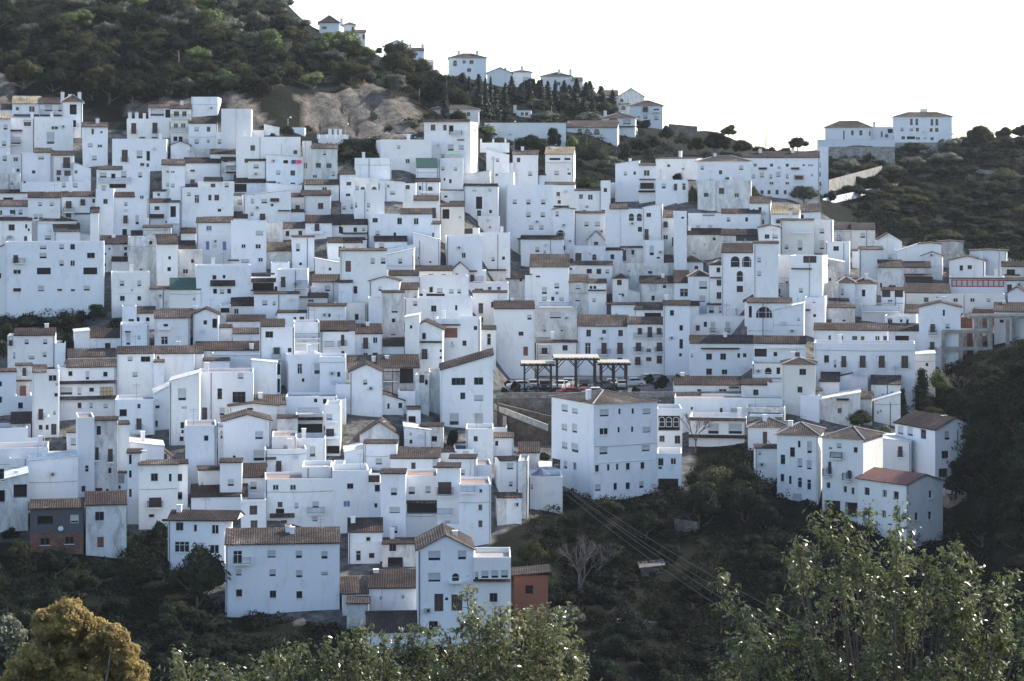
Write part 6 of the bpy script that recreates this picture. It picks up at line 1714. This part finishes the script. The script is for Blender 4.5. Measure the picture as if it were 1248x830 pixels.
# lane with low wall at the left
g = MB(); A = [P(40,552,hit(60,552)), P(95,560,hit(60,552)-3), P(95,530,hit(95,530)+6), P(30,528,hit(60,530)+6)]
g.prism([(p.x,p.y,A[1].z-3) for p in A], (0,0,3.3), 'asphalt'); tag(g.build('lane'), 'grey lane between white houses', None, None, 'structure')
# poles, wires, aerials, pots
def pole(u, yb, yt, label, name='utility_pole', cat='pole', r0=0.12, mat='palebark', Y=None, arm=False, lamp=False, base=None):
    Y = Y or hit(u, yb); X = (u-CX)/F*Y; z = -(yb-HY)/F*Y; h = (yb-yt)/F*Y; root = empty(name, (X, Y, z)); g = MB(); g.tube((0,0,-1.5),(0,0,h),r0,r0*.7,mat,8); g.build('post', root)
    if arm: g = MB(); g.box(-0.9,0.9,-0.06,0.06,h-0.5,h-0.38,'timber'); g.build('crossarm', root)
    if lamp: g = MB(); g.tube((0,0,h),(0.5,0,h+0.15),0.05,0.05,'iron'); g.tube((0.5,0,h+0.05),(0.5,0,h+0.35),0.28,0.12,'lens',8); g.build('lamp_head', root)
    tag(root, label, cat)
pole(218, 96, 62, 'lone pale pole standing on the dark left hillside'); pole(672, 152, 129, 'pole with a crossarm between two round ridge trees', arm=True)
pole(511, 122, 108, 'thin pale pole above the cliff'); pole(421, 168, 152, 'thin lamp post at the cliff foot', 'street_lamp', 'street lamp', 0.06, 'metal', lamp=True); pole(351, 160, 144, 'lamp post with white globe above the upper houses', 'street_lamp', 'street lamp', 0.06, 'metal', lamp=True)
pole(715, 180, 153, 'dark pole before the pink roofed villa', mat='bark'); pole(54, 543, 508, 'grey lamp post standing on the lane', 'street_lamp', 'street lamp', 0.08, 'metal', Y=325, lamp=True); pole(625, 160, 149, 'white globe lamp by the fir trees', 'street_lamp', 'street lamp', 0.06, 'metal', lamp=True)
pole(642, 640, 566, 'slender pole beside the blue parasol', r0=0.1, mat='palebark', Y=303); pole(1068, 482, 434, 'thin lamp mast before the long terrace house', 'street_lamp', 'street lamp', 0.05, 'metal', Y=352, lamp=True); pole(372, 215, 172, 'grey pole against the upper houses', r0=0.08, mat='concrete', Y=415)
# far mast on the skyline
root = empty('lattice_mast', ((933.5-CX)/F*700, 700, -(188-HY)/F*700)); g = MB(); h = 32/F*700
for a in range(3):
    t = 2.09*a; g.tube((0.5*math.cos(t),0.5*math.sin(t),-3),(0.12*math.cos(t),0.12*math.sin(t),h),0.1,0.08,'iron',4)
for i in range(10): z = h*i/10; r_ = 0.5-0.38*i/10; g.tube((r_,0,z),(-r_*.5,r_*.8,z+.6),0.04,0.04,'iron',3); g.tube((-r_*.5,-r_*.8,z),(r_,0,z+.6),0.04,0.04,'iron',3)
g.build('mast', root); tag(root, 'slim dark mast alone on the skyline gap', 'mast')
# power cables across the ravine
for i, (ua, ya, ub_, yb_) in enumerate(((693,598,985,790),(697,600,1000,785),(704,598,1010,775),(690,602,975,800))):
    A, Bq = P(ua, ya, 309), P(ub_, yb_, 235); g = MB(); prev = None
    for k in range(25):
        s = k/24; p = A.lerp(Bq, s); p.z -= 4*0.9*s*(1-s)
        if prev: g.tube(prev, p, 0.025, 0.025, 'iron', 4)
        prev = p
    tag(g.build('power_cable'), ['lowest','second','third','topmost'][[3,1,2,0].index(i)]+' of four power cables slung over the ravine' if False else ['second lowest','third','topmost','lowest'][i]+' of four power cables slung over the ravine', 'cable')
pole(995, 835, 780, 'dark pole holding the ravine cables behind the foreground tree', Y=236, mat='bark', arm=True)
# cloths, parasol, pots
def cloth(u0, u1, y0, y1, Y, mat, label):
    g = MB(); x0, x1 = (u0-CX)/F*Y, (u1-CX)/F*Y; z0, z1 = -(y1-HY)/F*Y, -(y0-HY)/F*Y; n = 8
    for i in range(n):
        a, b_ = x0+(x1-x0)*i/n, x0+(x1-x0)*(i+1)/n; ya, yb_ = Y+0.05*math.sin(i*1.7), Y+0.05*math.sin((i+1)*1.7)
        g.prism([(a,ya,z0),(b_,yb_,z0),(b_,yb_,z1),(a,ya,z1)], (0,0.02,0), mat)
    tag(g.build('hanging_cloth'), label, 'laundry')
for b in B:
    if b['name'] and 'bright pink cloth' in b['name']: Yk = b['Y']-0.4
cloth(361, 367.5, 195, 199.5, Yk, 'magenta', 'bright pink cloth hung over the terrace rail')
cloth(355, 360.5, 195.5, 199.5, Yk, 'bluecloth', 'dark cloth hung left of the pink cloth')
g = MB(); p = P(659, 578, 304)
for i in range(10):
    a, c = 2*math.pi*i/10, 2*math.pi*(i+1)/10; g.poly([(0,0,0.9),(1.35*math.cos(a),1.1*math.sin(a),0),(1.35*math.cos(c),1.1*math.sin(c),0)], 'bluecloth')
root = empty('parasol', p); g.build('canopy', root); g = MB(); g.tube((0,0,-1.9),(0,0,0.95),0.03,0.03,'metal'); g.build('pole', root); tag(root, 'slate blue parasol on the terrace of the blank white cube', 'parasol')
for u, y, m_, w, lb in ((56,568,'ochre',8,'largest ochre pot on the ramp wall'),(38,572,'ochre',6,'smaller ochre pot on the ramp wall'),(34,575,'terracotta',5,'terracotta pot lowest on the ramp wall')):
    Y = [b for b in B if abs(b['x0']-70/6) < 0.5 and abs(b['yt']-(490+405/6)) < 1][0]['Y']-0.2; p = P(u, y, Y); s = w/2/F*Y
    root = empty('flower_pot', p); g = MB(); g.tube((0,0,-s*.2),(0,0,s*1.1),s*.6,s*.9,m_,10); g.tube((0,0,s*1.1),(0,0,s*1.3),s,s,m_,10); g.build('pot', root)
    c, d = blob_points([(0,0,s*1.6,s,s,s)], 60, np.random.default_rng(4)); link('plant', leaf_mesh('plant', c, d, np.full(60,0.15), 'leafC'), root); tag(root, lb, 'flower pot', 'pots on the ramp wall')
# roof aerials
ra = random.Random(9); am = MB(); am.tube((0,0,-0.4),(0,0,2.2),0.025,0.02,'iron',4); 
for z in (1.7,1.95): am.tube((-0.6,0,z),(0.6,0,z),0.015,0.015,'iron',3)
for k in range(5): am.tube((-0.5+k*.25,-0.3,1.95),(-0.5+k*.25,0.3,1.95),0.01,0.01,'iron',3)
ame = am.mesh('roof_aerial')
cm = MB(); cm.box(-.3,.3,-.3,.3,-.8,.9,'white'); cm.box(-.36,.36,-.36,.36,.9,1.0,'white'); cmm = cm.mesh('chimney')
for h in HOUSES:
    b = h[0]
    if b['wall'] or b['W'] < 4: continue
    par_ = None
    for o in ():
        pass
HAZE = 0.00005
# aerials and chimneys belong to their houses
roots = [o for o in bpy.data.objects if o.type == 'EMPTY' and o.get('category') == 'house']
for o in roots:
    bl = None
    for h in HOUSES:
        if (h[0]['M'].translation-o.location).length < 1e-3: bl = h[0]; break
    if bl is None or bl['W'] < 4 or bl['yt'] < 60: continue
    hgt = bl['H']; x = bl['W']*ra.uniform(.15,.85)
    if ra.random() < 0.33: link('aerial', ame, o, Matrix.Translation((x, 1.5+ra.random()*2, hgt+(0.5 if bl['roof'] != 'f' else 0))))
    if ra.random() < 0.42: link('chimney', cmm, o, Matrix.Translation((bl['W']*ra.uniform(.1,.9), 2.0+ra.random()*2, hgt+(0.7 if bl['roof'] != 'f' else 0.2))))
finish_relations()
seen = {}
for o in bpy.data.objects:
    if o.parent is None and 'label' in o: seen.setdefault(o['label'], []).append(o.name)
print('DUP LABELS', sum(1 for v in seen.values() if len(v) > 1), 'LONG', sum(1 for k in seen if len(k.split()) > 16), [k for k in seen if len(k.split()) > 16][:5])
hz = MB(); hz.box(-900, 900, -60, 1100, -140, 110, 'HAZE') if False else None
m = bpy.data.materials.new('haze_air'); m.use_nodes = True; nt = m.node_tree; nt.nodes.clear(); oo = nt.nodes.new('ShaderNodeOutputMaterial'); pv = nt.nodes.new('ShaderNodeVolumePrincipled')
pv.inputs['Color'].default_value = (0.85,0.90,1.0,1); pv.inputs['Density'].default_value = HAZE; pv.inputs['Anisotropy'].default_value = 0.3; nt.links.new(pv.outputs[0], oo.inputs['Volume'])
MAT['HAZE'] = m
hz = MB(); hz.box(-2600, 2600, -60, 7200, -90, 130, 'HAZE')
tag(hz.build('haze'), 'faint blue haze over the far slopes', None, None, 'stuff')
# ---------------------------------------------------------------- camera, light, sky
cam = bpy.data.cameras.new('camera'); co = bpy.data.objects.new('camera', cam); COL.objects.link(co); scene.camera = co
cam.sensor_width = 36; cam.sensor_fit = 'HORIZONTAL'; cam.lens = 36*F/1248; co.location = (0,0,0); co.rotation_euler = (R(90),0,0)
cam.shift_y = -(415-HY)/1248; cam.clip_end = 20000; cam.clip_start = 0.5
SUN_AZ, SUN_EL = 58.0, 36.0   # clockwise from the view direction
sd = Vector((math.sin(R(SUN_AZ))*math.cos(R(SUN_EL)), math.cos(R(SUN_AZ))*math.cos(R(SUN_EL)), math.sin(R(SUN_EL))))
sl = bpy.data.lights.new('sun', 'SUN'); sl.energy = 2.5; sl.angle = R(0.53); sl.color = (1.0, 0.94, 0.84)
so = bpy.data.objects.new('sun', sl); COL.objects.link(so); so.rotation_euler = sd.to_track_quat('Z', 'Y').to_euler(); so.location = sd*500
w = bpy.data.worlds.new('World'); scene.world = w; w.use_nodes = True; nt = w.node_tree; bg = nt.nodes['Background']
sky = nt.nodes.new('ShaderNodeTexSky'); sky.sky_type = 'NISHITA'; sky.sun_disc = False; sky.sun_elevation = R(SUN_EL); sky.sun_rotation = R(SUN_AZ); sky.air_density = 1.0; sky.dust_density = 1.0; sky.ozone_density = 0.4
nt.links.new(sky.outputs[0], bg.inputs[0]); bg.inputs[1].default_value = 0.12
vs = scene.view_settings; vs.view_transform = 'Standard'; vs.look = 'None'; vs.exposure = 1.5; vs.gamma = 1; vs.use_curve_mapping = False
scene.cycles.max_bounces = 6; scene.cycles.diffuse_bounces = 3; scene.cycles.volume_bounces = 0; scene.cycles.volume_step_rate = 8.0; scene.cycles.volume_max_steps = 16; scene.cycles.use_denoising = True
